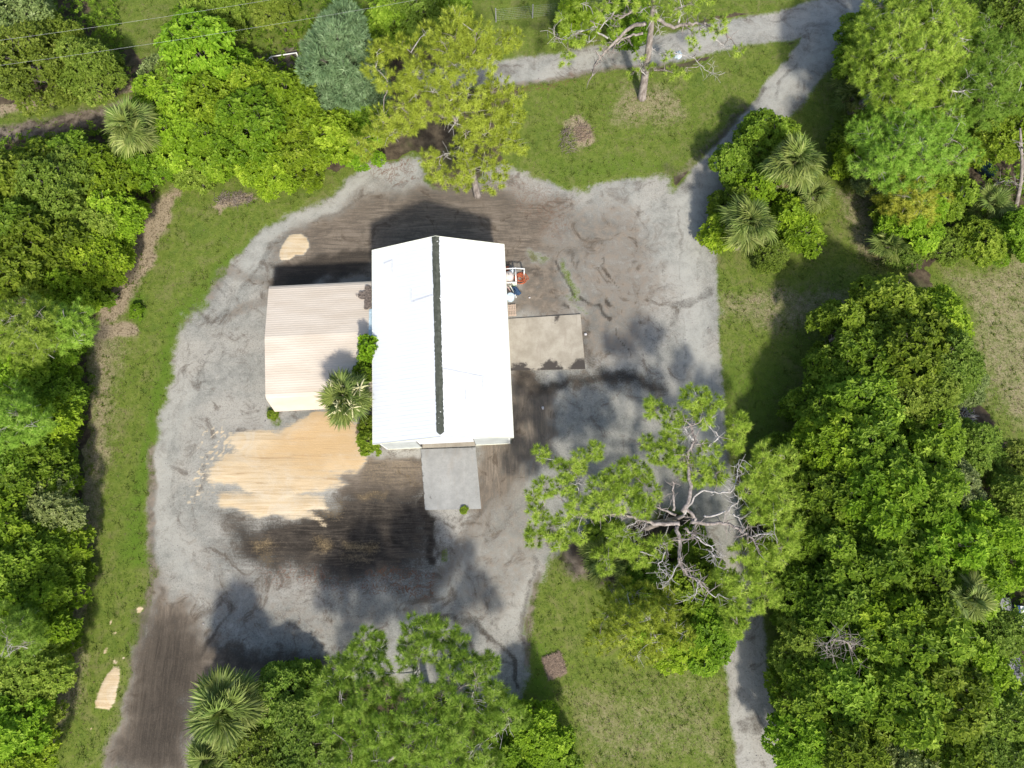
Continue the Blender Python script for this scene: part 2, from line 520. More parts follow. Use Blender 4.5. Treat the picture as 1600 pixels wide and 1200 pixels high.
# lawns
grass = Z0.copy()
LAWN_LEFT = [(610, 245), (560, 262), (470, 312), (425, 345), (370, 395), (325, 450), (290, 505), (260, 590), (246, 690), (238, 790), (234, 880), (226, 950), (212, 1040), (186, 1140), (168, 1215), (0, 1215), (30, 1150), (75, 1080), (100, 1000), (110, 900), (115, 800), (122, 720), (135, 600), (140, 500), (180, 430), (205, 350), (250, 280), (330, 255), (420, 275), (520, 262)]
grass = mx(grass, region(LAWN_LEFT))
LAWN_NORTH = [(812, 130), (960, 112), (1100, 92), (1258, 56), (1236, 90), (1165, 175), (1095, 245), (1035, 285), (960, 290), (885, 287), (820, 262), (790, 250), (770, 180)]
grass = mx(grass, region(LAWN_NORTH, .3, .7))
grass = mx(grass, region([(640, -20), (1310, -20), (1280, -2), (1130, 30), (1040, 58), (880, 85), (765, 108), (700, 110), (650, 60)]))
grass = mx(grass, region([(130, -20), (640, -20), (600, 60), (500, 80), (380, 100), (240, 90), (150, 60)]))
grass = mx(grass, region([(-60, 165), (90, 150), (240, 128), (245, 160), (120, 185), (-60, 205)]))
grass = mx(grass, region([(1118, 390), (1150, 300), (1180, 200), (1262, 112), (1330, 100), (1330, 250), (1400, 300), (1410, 440), (1520, 440), (1400, 470), (1300, 500), (1260, 600), (1240, 690), (1200, 760), (1140, 720), (1126, 560)]))
grass = mx(grass, region([(1440, 410), (1660, 380), (1660, 740), (1560, 690), (1500, 560), (1500, 500)]))
grass = mx(grass, region([(850, 876), (950, 915), (1050, 960), (1138, 990), (1150, 1215), (880, 1215), (815, 1110), (818, 1010), (838, 930)], .35, .7))
grass = mx(grass, region([(1186, 960), (1250, 950), (1260, 1215), (1215, 1215), (1196, 1060)]))
outside = sdf(PA([(-50, -40), (1650, -40), (1650, 1240), (-50, 1240)]), gx, gy) < -.5
grass[outside] = np.maximum(grass[outside], np.clip(fbm(gx[outside], gy[outside], .12, 3, 71) * 2.2 - .1, 0, 1))
dry = Z0.copy()
dry = mx(dry, region([(150, 470), (110, 700), (100, 900), (70, 1060), (0, 1170), (0, 1215), (70, 1215), (125, 1080), (150, 960), (160, 800), (170, 650), (205, 510)], 1.5), .62)
dry = mx(dry, region([(215, 330), (275, 290), (268, 360), (215, 430), (190, 500), (140, 530), (150, 480)], .7), 1.0)
dry = mx(dry, region([(330, 325), (390, 296), (395, 310), (345, 335)], .3), .9)
dry = mx(dry, stroke([(140, 520), (205, 515)], .7), 1.0)
dry = mx(dry, region([(885, 195), (925, 188), (925, 225), (890, 235)], .5), .75)
dry = mx(dry, region([(960, 130), (1060, 120), (1070, 200), (960, 200)], 1.6), .55)
dry = mx(dry, region([(1300, 300), (1360, 290), (1380, 420), (1330, 400)], 1.0), .55)
dry = mx(dry, region([(1480, 420), (1650, 390), (1650, 720), (1540, 640), (1520, 520)], 1.5), .52)
dry = mx(dry, region([(1120, 460), (1330, 450), (1330, 490), (1220, 520), (1120, 500)], .9), .5)
dry = mx(dry, region([(880, 1060), (1130, 1050), (1150, 1215), (900, 1215)], 2), .38)
dry = mx(dry, region([(-20, 160), (240, 125), (240, 145), (-20, 180)], .5), .9)
lush = Z0.copy()
lush = mx(lush, region([(350, 395), (420, 350), (330, 450), (290, 510), (262, 590), (247, 700), (238, 800), (232, 900), (195, 900), (205, 750), (230, 600), (270, 500)], .9), .85)
lush = mx(lush, stroke([(215, 490), (212, 465)], .9), .9)
lush = mx(lush, region([(830, 240), (1030, 250), (1090, 210), (1150, 170), (1030, 280), (900, 285)], .9), .55)
lush = mx(lush, region([(1130, 560), (1230, 560), (1200, 720), (1140, 700)], 1.2), .55)
lush = mx(lush, region([(820, 990), (870, 1000), (880, 1110), (815, 1100)], .9), .8)

# gravel yard and tracks
YARD = [(650, 236), (560, 268), (470, 318), (422, 352), (370, 400), (325, 452), (290, 510), (262, 592), (248, 692), (240, 790), (238, 880), (230, 950), (214, 1040), (188, 1140), (168, 1215), (310, 1215), (300, 1130), (420, 1050), (520, 1060), (640, 1060), (780, 1110), (812, 1085), (822, 1000), (830, 930), (850, 880), (900, 850), (1000, 800), (1120, 780), (1136, 720), (1122, 560), (1116, 400), (1106, 320), (1040, 282), (960, 290), (880, 287), (820, 264), (790, 255), (740, 300), (662, 290)]
ROAD = [(1030, 330), (1082, 262), (1122, 215), (1172, 165), (1214, 112), (1240, 76), (1250, 57), (1180, 70), (1050, 95), (900, 118), (780, 133), (660, 142), (640, 112), (780, 96), (900, 78), (1040, 54), (1180, 24), (1280, 0), (1330, -20), (1440, -20), (1390, 20), (1330, 75), (1288, 118), (1258, 158), (1215, 200), (1172, 245), (1140, 295), (1116, 340), (1120, 400), (1126, 560), (1140, 720), (1164, 850), (1192, 960), (1208, 1080), (1226, 1215), (1154, 1215), (1138, 1080), (1124, 980), (1096, 860), (1066, 720), (1050, 560), (1042, 420)]
yard = region(YARD, .75, 1.0)
road = region(ROAD, .45, .3)
gravel = np.maximum(yard, road)

brown = Z0.copy(); dark = Z0.copy(); sand = Z0.copy(); tan = Z0.copy(); rust = Z0.copy()
sew = Z0.copy(); sns = Z0.copy(); sdg = Z0.copy()
r = region([(415, 450), (432, 385), (470, 345), (540, 305), (640, 285), (720, 282), (790, 290), (860, 330), (880, 400), (800, 430), (580, 450)], 1.5)
brown = mx(brown, r, .92); sew = mx(sew, r)
brown = mx(brown, region([(780, 275), (900, 300), (900, 420), (890, 470), (920, 500), (800, 500), (780, 400)], 1.2), .55)
brown = mx(brown, region([(800, 400), (870, 400), (880, 490), (800, 498)], .9), .8)
brown = mx(brown, region([(560, 705), (672, 700), (672, 775), (530, 775), (505, 745)], .5), .95)
sew = mx(sew, region([(340, 640), (672, 640), (690, 920), (340, 920)], .9))
r = region([(745, 700), (800, 575), (860, 590), (865, 680), (830, 740), (770, 810), (748, 800)], .8)
brown = mx(brown, r, .85); sns = mx(sns, region([(740, 640), (870, 590), (880, 720), (745, 860)], .8))
r = region([(236, 900), (290, 945), (325, 1000), (420, 1015), (540, 1030), (520, 1080), (400, 1060), (300, 1100), (300, 1220), (160, 1220), (205, 1080)], 1.3)
brown = mx(brown, r, .95); sdg = mx(sdg, region([(230, 900), (320, 1000), (330, 1220), (150, 1220), (200, 1080)], 1.0))
brown = mx(brown, stroke([(690, 900), (740, 830), (800, 770), (850, 700), (855, 640)], 1.1), .6)
brown = mx(brown, stroke([(640, 960), (700, 890), (745, 830)], .7), .5)
brown = mx(brown, stroke([(238, 700), (240, 800), (236, 900), (215, 1040)], .5), .7)
brown = mx(brown, stroke([(330, 460), (350, 420), (430, 440), (420, 470), (360, 490)], .7), .55)
brown = mx(brown, region([(860, 850), (960, 850), (960, 920), (880, 900)], .8), .9)
brown = mx(brown, stroke([(1115, 330), (1175, 235), (1235, 150)], .35), .35)
brown = mx(brown, stroke([(1062, 270), (1100, 232), (1165, 165)], .5), .5)  # brown bank with some tree shade painted in
brown = mx(brown, stroke([(780, 132), (900, 118), (1050, 95)], .35), .6)
brown = mx(brown, stroke([(-40, 215), (60, 200), (160, 180), (250, 160)], 1.1), 1.0)
brown = mx(brown, region([(370, 90), (480, 70), (480, 100), (380, 112)], .4), 1.0)
brown = mx(brown, stroke([(838, 900), (830, 960), (820, 1040)], .35), .7)
brown = mx(brown, region([(780, 270), (900, 300), (1010, 330), (1040, 450), (1000, 560), (920, 580), (800, 500)], 2.2), .62)
brown = mx(brown, region([(690, 840), (760, 800), (830, 720), (860, 860), (800, 960), (700, 980)], 2.0), .5)
brown = mx(brown, region([(330, 650), (400, 640), (400, 900), (300, 960), (320, 800)], 2.0), .35)
brown = mx(brown, region([(280, 860), (480, 920), (640, 930), (600, 1010), (330, 1000)], 1.5), .38)
# black damp dirt and other dark marks, some of them painted shade
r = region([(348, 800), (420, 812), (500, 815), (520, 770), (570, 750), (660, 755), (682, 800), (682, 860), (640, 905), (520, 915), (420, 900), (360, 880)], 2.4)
dark = mx(dark, r, 1.0)  # black dirt and shade of the lower trees, both in this weight
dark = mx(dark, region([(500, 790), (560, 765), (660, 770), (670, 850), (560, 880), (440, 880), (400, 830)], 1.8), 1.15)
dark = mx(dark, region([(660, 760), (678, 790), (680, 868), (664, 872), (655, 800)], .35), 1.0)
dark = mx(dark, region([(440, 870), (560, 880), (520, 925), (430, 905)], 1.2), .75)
dark = mx(dark, region([(798, 578), (915, 572), (1000, 578), (1045, 590), (1040, 612), (940, 606), (880, 600), (800, 612)], .8), .8)  # dark band along the south side of the pad
dark = mx(dark, region([(910, 495), (925, 500), (935, 570), (915, 575)], .4), .5)
dark = mx(dark, region([(425, 405), (580, 385), (580, 440), (424, 450)], .5), .75)  # shadow of the shed painted on the ground north of it
dark = mx(dark, stroke([(640, 300), (780, 305), (790, 340)], .9), .35)
dark = mx(dark, region([(330, 1000), (520, 1010), (520, 1040), (350, 1050)], .6), .6)  # shadow of the lower palm and bushes, painted in
dark = mx(dark, stroke([(1040, 262), (1075, 290)], .8), .45)  # shadow of the palm island painted as a stroke
dark = mx(dark, region([(880, 855), (930, 850), (940, 900), (890, 890)], .5), .75)  # dark patch left of the large pine
dark = mx(dark, stroke([(700, 900), (690, 950), (640, 965)], .3), .3)
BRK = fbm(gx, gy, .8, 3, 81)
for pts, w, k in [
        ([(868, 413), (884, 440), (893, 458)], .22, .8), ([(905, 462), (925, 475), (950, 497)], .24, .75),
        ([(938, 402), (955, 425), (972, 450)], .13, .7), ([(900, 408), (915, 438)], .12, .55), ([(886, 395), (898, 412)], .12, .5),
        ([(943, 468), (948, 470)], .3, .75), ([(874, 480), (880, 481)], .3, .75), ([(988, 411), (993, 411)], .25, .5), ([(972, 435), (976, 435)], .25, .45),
        ([(962, 512), (985, 555)], .09, .7), ([(1046, 507), (1050, 478), (1075, 459), (1112, 452)], .45, .55), ([(856, 486), (874, 502)], .25, .4),  # the wide curved stroke paints shade across the road
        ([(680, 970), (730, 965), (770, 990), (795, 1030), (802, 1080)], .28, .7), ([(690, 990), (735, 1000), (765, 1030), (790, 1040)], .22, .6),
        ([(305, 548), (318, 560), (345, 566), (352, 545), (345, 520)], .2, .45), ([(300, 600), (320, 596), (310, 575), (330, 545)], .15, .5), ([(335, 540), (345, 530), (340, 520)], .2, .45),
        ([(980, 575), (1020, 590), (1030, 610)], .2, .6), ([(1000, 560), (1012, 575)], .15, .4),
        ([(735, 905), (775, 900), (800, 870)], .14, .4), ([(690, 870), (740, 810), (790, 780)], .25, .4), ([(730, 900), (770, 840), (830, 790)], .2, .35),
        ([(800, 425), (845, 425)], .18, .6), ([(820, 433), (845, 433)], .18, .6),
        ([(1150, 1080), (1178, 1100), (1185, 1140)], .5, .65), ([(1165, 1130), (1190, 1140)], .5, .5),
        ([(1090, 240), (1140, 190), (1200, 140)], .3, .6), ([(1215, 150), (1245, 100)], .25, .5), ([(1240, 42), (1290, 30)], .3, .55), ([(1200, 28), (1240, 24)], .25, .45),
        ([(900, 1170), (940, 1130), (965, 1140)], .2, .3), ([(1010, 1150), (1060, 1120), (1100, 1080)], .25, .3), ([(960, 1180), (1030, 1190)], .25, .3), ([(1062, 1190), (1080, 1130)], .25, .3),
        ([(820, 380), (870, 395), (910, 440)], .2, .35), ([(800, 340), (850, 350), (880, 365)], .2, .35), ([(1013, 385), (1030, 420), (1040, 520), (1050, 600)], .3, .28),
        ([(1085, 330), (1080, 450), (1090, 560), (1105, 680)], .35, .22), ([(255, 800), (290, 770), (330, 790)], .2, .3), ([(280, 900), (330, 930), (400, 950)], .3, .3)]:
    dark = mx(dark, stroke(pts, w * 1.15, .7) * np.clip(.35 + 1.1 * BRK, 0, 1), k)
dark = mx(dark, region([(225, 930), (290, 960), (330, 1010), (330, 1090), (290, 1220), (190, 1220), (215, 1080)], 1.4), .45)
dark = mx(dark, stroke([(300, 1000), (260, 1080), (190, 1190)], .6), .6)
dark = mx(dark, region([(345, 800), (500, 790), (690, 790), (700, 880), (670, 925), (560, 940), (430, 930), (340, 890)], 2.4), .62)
dark = mx(dark, region([(300, 950), (420, 985), (560, 1000), (520, 1070), (330, 1060)], 1.8), .42)  # fringe of dark soil plus painted shade from the lower trees
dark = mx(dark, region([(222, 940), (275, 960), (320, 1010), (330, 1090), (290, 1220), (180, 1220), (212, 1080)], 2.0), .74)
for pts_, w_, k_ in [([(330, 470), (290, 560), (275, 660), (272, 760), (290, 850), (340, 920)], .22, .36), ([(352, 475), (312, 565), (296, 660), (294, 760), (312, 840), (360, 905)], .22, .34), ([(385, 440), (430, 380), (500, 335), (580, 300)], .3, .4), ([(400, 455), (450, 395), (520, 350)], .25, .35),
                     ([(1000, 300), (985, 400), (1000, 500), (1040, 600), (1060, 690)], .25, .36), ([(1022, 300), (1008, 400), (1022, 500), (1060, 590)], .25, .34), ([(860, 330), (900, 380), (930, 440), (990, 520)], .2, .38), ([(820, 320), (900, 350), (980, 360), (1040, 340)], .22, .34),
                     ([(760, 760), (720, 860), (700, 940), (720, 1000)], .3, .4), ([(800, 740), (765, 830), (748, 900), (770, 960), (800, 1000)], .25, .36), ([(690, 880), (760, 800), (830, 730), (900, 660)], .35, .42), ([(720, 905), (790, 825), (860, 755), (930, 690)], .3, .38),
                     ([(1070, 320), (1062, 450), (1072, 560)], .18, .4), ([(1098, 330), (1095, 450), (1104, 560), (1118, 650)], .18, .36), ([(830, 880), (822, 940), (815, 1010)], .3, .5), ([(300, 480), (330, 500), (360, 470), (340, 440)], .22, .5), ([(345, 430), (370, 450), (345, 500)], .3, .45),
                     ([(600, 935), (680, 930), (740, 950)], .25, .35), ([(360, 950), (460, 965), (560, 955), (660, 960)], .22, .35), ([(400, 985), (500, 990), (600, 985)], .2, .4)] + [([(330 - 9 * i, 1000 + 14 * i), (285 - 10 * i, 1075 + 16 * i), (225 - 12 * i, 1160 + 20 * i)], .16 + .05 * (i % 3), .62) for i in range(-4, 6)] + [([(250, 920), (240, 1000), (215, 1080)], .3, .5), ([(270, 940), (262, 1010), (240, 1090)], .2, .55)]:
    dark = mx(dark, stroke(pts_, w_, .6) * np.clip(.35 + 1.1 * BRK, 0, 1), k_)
# sand
SAND = [(352, 682), (395, 668), (440, 660), (492, 649), (545, 656), (574, 670), (566, 720), (545, 732), (522, 738), (538, 750), (500, 764), (460, 766), (498, 772), (512, 790), (478, 794), (505, 815), (455, 803), (400, 803), (345, 790), (342, 772), (388, 766), (372, 756), (336, 752), (328, 722), (362, 706), (356, 694)]
r = region(SAND, .55, .75)
sand = mx(sand, r)
ochre = Z0.copy()
for q_, k in (([(540, 834), (597, 838), (596, 855), (538, 852)], .58), ([(478, 836), (520, 842), (522, 852), (508, 866), (480, 858)], .52), ([(392, 836), (420, 840), (444, 856), (420, 866), (396, 850)], .5), ([(400, 855), (440, 862), (430, 885), (405, 878)], .4), ([(540, 855), (590, 858), (580, 872), (535, 868)], .4), ([(560, 762), (600, 760), (595, 772), (565, 772)], .6), ([(480, 770), (540, 772), (545, 800), (500, 812), (470, 795)], .3), ([(560, 705), (660, 705), (655, 760), (560, 750)], .3)):
    ochre = mx(ochre, region(q_, .6, .9), k)
tan = mx(tan, region([(420, 660), (500, 645), (580, 655), (570, 735), (480, 745), (400, 730), (360, 715), (420, 690)], 2.4), .78)
tan = mx(tan, region([(500, 650), (580, 660), (565, 690), (480, 690)], 1.5), .8)
scat = fbm(gx, gy, 6.0, 2, 21) > .60
sand = np.maximum(sand, scat * region([(310, 660), (365, 665), (370, 720), (330, 790), (350, 800), (300, 790), (305, 700)], .9) * .62)
PATCH1 = [(440, 404), (437, 398), (442, 382), (455, 367), (472, 365), (482, 372), (483, 387), (476, 396), (464, 396), (452, 403)]
PATCH2 = [(151, 1103), (149, 1096), (160, 1070), (168, 1052), (178, 1040), (188, 1042), (187, 1062), (181, 1090), (173, 1105)]
PATCH3 = [(164, 1012), (168, 1006), (169, 1016), (165, 1020)]
patches = [region(p_, .16, .22) for p_ in (PATCH1, PATCH2, PATCH3)]
for p_ in patches: sand = mx(sand, p_)
for a, b in [(180, 985), (176, 968), (218, 952), (192, 1022), (180, 1030), (141, 1136), (219, 949)]:
    sand = mx(sand, stroke([(a, b), (a + 1, b + 2)], .13), .9)
# pale swept gravel
for pts_, w_, k_ in [([(640, 255), (560, 285), (480, 330), (430, 365), (380, 420)], .7, .8), ([(1085, 310), (1078, 450), (1088, 560), (1105, 680), (1130, 800)], 1.5, .95), ([(950, 320), (1020, 330), (1040, 420)], 1.6, .5),
                     ([(280, 600), (262, 700), (258, 800), (290, 880)], 1.0, .6), ([(700, 900), (790, 860), (810, 960)], 1.3, .5), ([(780, 122), (900, 100), (1050, 78), (1180, 48), (1300, 15)], .8, .55), ([(1120, 280), (1150, 230), (1210, 165), (1275, 85), (1340, 20)], 1.2, .85), ([(1160, 1000), (1175, 1200)], .8, .5)]:
    pale = mx(pale, stroke(pts_, w_, 1.0), k_)
# rusty threads
rust = mx(rust, region([(560, 890), (680, 880), (680, 925), (600, 935), (555, 920)], .6), 1.0)
rust = mx(rust, region([(560, 250), (640, 235), (650, 275), (590, 290)], .6), .7)
rust = mx(rust, region([(390, 880), (560, 890), (540, 930), (420, 925)], .6), .6)
rust = mx(rust, region([(770, 250), (900, 300), (880, 400), (790, 330)], .9), .5)
rust = mx(rust, region([(780, 130), (900, 115), (900, 130), (780, 140)], .4), .8)
lawn_w = grass.copy()
grass = np.clip(grass - gravel * 1.0, 0, 1)
weeds = np.maximum.reduce([stroke([(888, 425), (895, 455)], .75, 1.2) * .8, stroke([(826, 410), (845, 408)], .6, 1.2) * .7, stroke([(690, 862), (692, 872)], .3), stroke([(725, 795), (728, 797)], .3),
                           stroke([(420, 640), (430, 655)], .5), stroke([(878, 465), (905, 485)], .5, 1.2) * .6])
grass = np.maximum(grass, weeds * .62)
gravel = gravel * (1 - np.clip(weeds * .75, 0, .6)); brown = brown * (1 - np.clip(weeds * .75, 0, .6))
under = np.maximum(np.maximum(grass, np.clip(lawn_w, 0, 1)), np.clip(gravel * 3, 0, 1))
brown *= np.clip(1 - sand, 0, 1)


gz = (fbm(gx, gy, .25, 3, 31) - .5) * .10 + (fbm(gx, gy, 1.3, 3, 32) - .5) * .05
flat = np.clip(region([(400, 380), (600, 360), (930, 470), (930, 600), (820, 700), (760, 810), (640, 810), (400, 650)], 1.5, 0), 0, 1)
gz = gz * (1 - flat * .9) - .03
gz = gz + region(SAND, 1.1, .6) * .16 + sum(patches) * .07 + grass * .02 * (1 - flat) - dark * .02

wts = dict(ochre=ochre, pale=pale, grass=under, lush=lush, dry=dry, gravel=gravel, brown=brown, dark=dark, sand=sand, tan=tan, rust=rust, sew=sew, sns=sns, sdg=sdg)
gi, gj = np.meshgrid(np.arange(nx - 1), np.arange(ny - 1))
q = (gj * nx + gi).ravel()
quads = np.stack([q, q + 1, q + nx + 1, q + nx], 1)
cls = np.zeros(len(q), int)                      # 0 ground
cls[(grass[q] > .5)] = 1
cls[(yard[q] > .5) & (cls == 0)] = 2
cls[(road[q] > .5)] = 3
cls[region(SAND, .55, .75)[q] > .5] = 4
for k_, p_ in enumerate(patches): cls[p_[q] > .5] = 5 + k_
V = np.stack([gx, gy, gz], 1)
names = ['ground', 'lawn', 'gravel_yard', 'gravel_road', 'sand_spread', 'sand_patch', 'sand_patch', 'sand_patch']
for k_, nm in enumerate(names):
    F = quads[cls == k_]
    if not len(F): continue
    used, inv = np.unique(F.ravel(), return_inverse=True)
    me = np_mesh(nm, V[used], inv.reshape(-1, 4), M['ground'], {a: w[used] for a, w in wts.items()}, True)
    o = link(nm, me)
    tag(o, kind='structure')
# the land beyond
mbx = MB()
B = 420.0
for x0, x1, y0, y1 in ((-B, B, GY1, B), (-B, B, -B, GY0), (-B, GX0, GY0, GY1), (GX1, B, GY0, GY1)):
    mbx.add([(x0, y0, -.05), (x1, y0, -.05), (x1, y1, -.05), (x0, y1, -.05)], [(0, 1, 2, 3)])
me = mbx.mesh("far_ground", M['ground'])
a_ = me.attributes.new("grass", 'FLOAT', 'POINT'); a_.data.foreach_set("value", [.55] * len(me.vertices))
tag(link("far_ground", me), kind='structure')

# ------------------------------------------------------------------ leaves, needles, blades
def basis(ax):
    ax = ax / np.linalg.norm(ax, axis=1, keepdims=True)
    ref = np.where(np.abs(ax[:, 2:3]) < .9, np.array([[0, 0, 1.]]), np.array([[1., 0, 0]]))
    t = np.cross(ref, ax); t /= np.linalg.norm(t, axis=1, keepdims=True)
    return ax, t, np.cross(ax, t)
def rosettes(C, AX, k, L, W, g, smin=45, smax=88, droop=.12, tint0=None):
    """k leaves round each centre; two triangles a leaf, folded along the midrib"""
    n = len(C)
    ax, t, b = basis(AX)
    az = (np.arange(k)[None] * 2 * np.pi / k + g.random((n, 1)) * 6.28 + g.normal(0, .25, (n, k)))
    s = np.radians(g.uniform(smin, smax, (n, k)))
    d = t[:, None] * np.cos(az)[..., None] + b[:, None] * np.sin(az)[..., None]
    sd_ = -t[:, None] * np.sin(az)[..., None] + b[:, None] * np.cos(az)[..., None]
    ld = d * np.sin(s)[..., None] + ax[:, None] * np.cos(s)[..., None]
    l = (L * g.uniform(.7, 1.25, (n, k)))[..., None]
    w = (W * g.uniform(.8, 1.2, (n, k)))[..., None]
    c = C[:, None]
    up = ax[:, None]
    v0 = c + ld * l * .08
    v1 = c + ld * l * .52 + sd_ * w * .5 + up * w * .18
    v2 = c + ld * l - up * l * droop
    v3 = c + ld * l * .52 - sd_ * w * .5 + up * w * .18
    V = np.stack([v0, v1, v2, v3], 2).reshape(-1, 3)
    m = n * k
    i = np.arange(m)[:, None] * 4
    F = np.concatenate([i + np.array([[0, 2, 1]]), i + np.array([[0, 3, 2]])])
    ti = (tint0 if tint0 is not None else g.random(n))[:, None] * .7 + g.random((n, k)) * .3
    return V, F, np.repeat(ti.ravel(), 4)
def needles(C, AX, k, L, W, g, smin=8, smax=95, tint0=None):
    n = len(C)
    ax, t, b = basis(AX)
    az = g.random((n, k)) * 6.283
    s = np.radians(g.uniform(smin, smax, (n, k)))
    d = t[:, None] * np.cos(az)[..., None] + b[:, None] * np.sin(az)[..., None]
    sd_ = -t[:, None] * np.sin(az)[..., None] + b[:, None] * np.cos(az)[..., None]
    ld = d * np.sin(s)[..., None] + ax[:, None] * np.cos(s)[..., None]
    l = (L * g.uniform(.7, 1.15, (n, k)))[..., None]
    c = C[:, None]
    v0 = c + sd_ * W * .5; v1 = c - sd_ * W * .5
    v2 = c + ld * l
    v2[..., 2] -= (l[..., 0] * .12)
    V = np.stack([v0, v1, v2], 2).reshape(-1, 3)
    F = np.arange(n * k * 3).reshape(-1, 3)
    ti = (tint0 if tint0 is not None else g.random(n))[:, None] * .65 + g.random((n, k)) * .35
    return V, F, np.repeat(ti.ravel(), 3)
def joinp(parts):
    vs_, fs, ts = [], [], []; b = 0
    for v, f, t in parts:
        vs_.append(v); fs.append(f + b); ts.append(t); b += len(v)
    return np.concatenate(vs_), np.concatenate(fs), np.concatenate(ts)
def unit(g, n):
    v = g.normal(size=(n, 3)); return v / np.linalg.norm(v, axis=1, keepdims=True)

# ------------------------------------------------------------------ broadleaf trees: a few crowns, copied and turned
def crown_lobes(g, Rr, H, n):
    lobes = []
    for i in range(n):
        a = i * 2.39996 + g.random() * .8
        rr = Rr * .70 * math.sqrt((i + .4) / n)
        z = H * (.60 + .16 * (1 - (rr / Rr) ** 2)) + g.normal() * H * .055 - (.10 * H if rr > .5 * Rr else 0)
        lr = Rr * g.uniform(.27, .43)
        lobes.append((rr * math.cos(a), rr * math.sin(a), z, lr))
    for i in range(n // 2):
        a = g.random() * 6.28
        rr = Rr * g.uniform(.5, .8)
        lobes.append((rr * math.cos(a), rr * math.sin(a), H * g.uniform(.3, .48), Rr * g.uniform(.22, .32)))
    return lobes
def broadleaf_parts(seed, Rr, H, style):
    g = np.random.default_rng(seed)
    lobes = crown_lobes(g, Rr, H, 12)
    LB = np.array(lobes)
    Cs, As, Ts = [], [], []
    dens = {'rosette': 7.6, 'fine': 20, 'plume': 22}[style]
    for (x, y, z, lr) in lobes:
        n = int(4 * math.pi * lr * lr * dens)
        d = unit(g, n); d = d[d[:, 2] > -.55]
        p = np.array([x, y, z]) + d * lr * g.uniform(.72, 1.06, (len(d), 1)) * np.array([1, 1, .82])
        dist = np.linalg.norm((p[:, None] - LB[None, :, :3]) / np.array([1, 1, .82]), axis=2) / LB[None, :, 3]
        keep = (dist < .68).sum(1) == 0
        keep |= g.random(len(p)) < .10
        hole = hash_noise(seed + 5)((p[:, 0] + 9) * 1.3, (p[:, 1] + 9) * 1.3)
        keep &= (hole > .2) | (g.random(len(p)) < .3)
        p = p[keep]; d = d[keep]
        Cs.append(p); As.append(d * .7 + np.array([0, -.08, 1.0]) + g.normal(0, .28, d.shape))
        Ts.append(np.clip(g.normal(.5, .22, len(p)) + g.normal() * .12, 0, 1))
    C = np.concatenate(Cs); A = np.concatenate(As); T = np.concatenate(Ts)
    if style == 'rosette': lv = rosettes(C, A, 7, .36, .185, g, 52, 92, .14, T)
    elif style == 'fine': lv = rosettes(C, A, 6, .23, .11, g, 35, 95, .05, T)
    else: lv = joinp([needles(C, A * np.array([1, 1, .7]), 16, .40, .075, g, 5, 65, T)])
    tr = MB()
    tr.tube([(0, 0, -.15), (.03, .02, H * .18), (-.04, .05, H * .38), (.02, 0, H * .55)], [.17, .14, .11, .07], 8)
    for i, (x, y, z, lr) in enumerate(lobes):
        s = Vector((0, 0, H * g.uniform(.15, .42)))
        e = Vector((x, y, z + lr * .35))
        m_ = s.lerp(e, .5) + Vector((g.normal() * .1, g.normal() * .1, .22))
        tr.tube([s, m_, e], [.075, .05, .018], 5, False)
        for q_ in range(3):
            a = g.random() * 6.28
            tr.tube([m_.lerp(e, .5), e + Vector((math.cos(a) * lr * .7, math.sin(a) * lr * .7, lr * g.uniform(-.1, .45)))], [.022, .007], 4, False)
    return lv, tr
PROTO = {}
def proto(style, v, small):
    key = (style, v, small)
    if key not in PROTO:
        Rr, H = (1.8, 3.4) if small else (3.0, 6.4)
        lv, tr = broadleaf_parts(100 + v * 7 + (50 if small else 0) + {'rosette': 0, 'fine': 300, 'plume': 600}[style], Rr, H, style)
        PROTO[key] = (lv, tr, Rr, H, {})
    return PROTO[key]
TREEMESH = {}
STYLE = {'pepper': 'rosette', 'laurel': 'rosette', 'oak': 'fine', 'grey': 'fine', 'cedar': 'plume'}
TREE_PROTO = {}
def broadleaf(name, cat, kind, px, py, r, h, label, group=None, base=None):
    """px,py: where the middle of the crown shows; r, h in metres"""
    small = r < 2.0
    v = rnd.randrange(2 if small else 4)
    style = STYLE[kind]
    lv, tr, Rr, H, _ = proto(style, v, small)
    k = (kind, v, small, name)
    if k not in TREE_PROTO:
        mk = (style, v, small)
        cm = np_mesh("crown", lv[0], lv[1], M[kind], {'tint': lv[2]})
        if mk not in TREEMESH: TREEMESH[mk] = tr.mesh("trunk", M['bark_pale'], True)
        e = empty(name, (0, 0, 0))
        link("trunk", TREEMESH[mk], e)
        link("crown", cm, e)
        TREE_PROTO[k] = [e, False]
    e, used = TREE_PROTO[k]
    if used: e = copy_tree(e)
    TREE_PROTO[k][1] = True
    c = P(px, py, h * .62)
    e.location = (c.x, c.y, -.05)
    e.rotation_euler = (rnd.uniform(-.06, .06), rnd.uniform(-.06, .06), rnd.uniform(0, 6.28))
    s = r / Rr
    e.scale = (s * rnd.uniform(.94, 1.06), s * rnd.uniform(.94, 1.06), h / H)
    tag(e, label, cat, group)
    return e

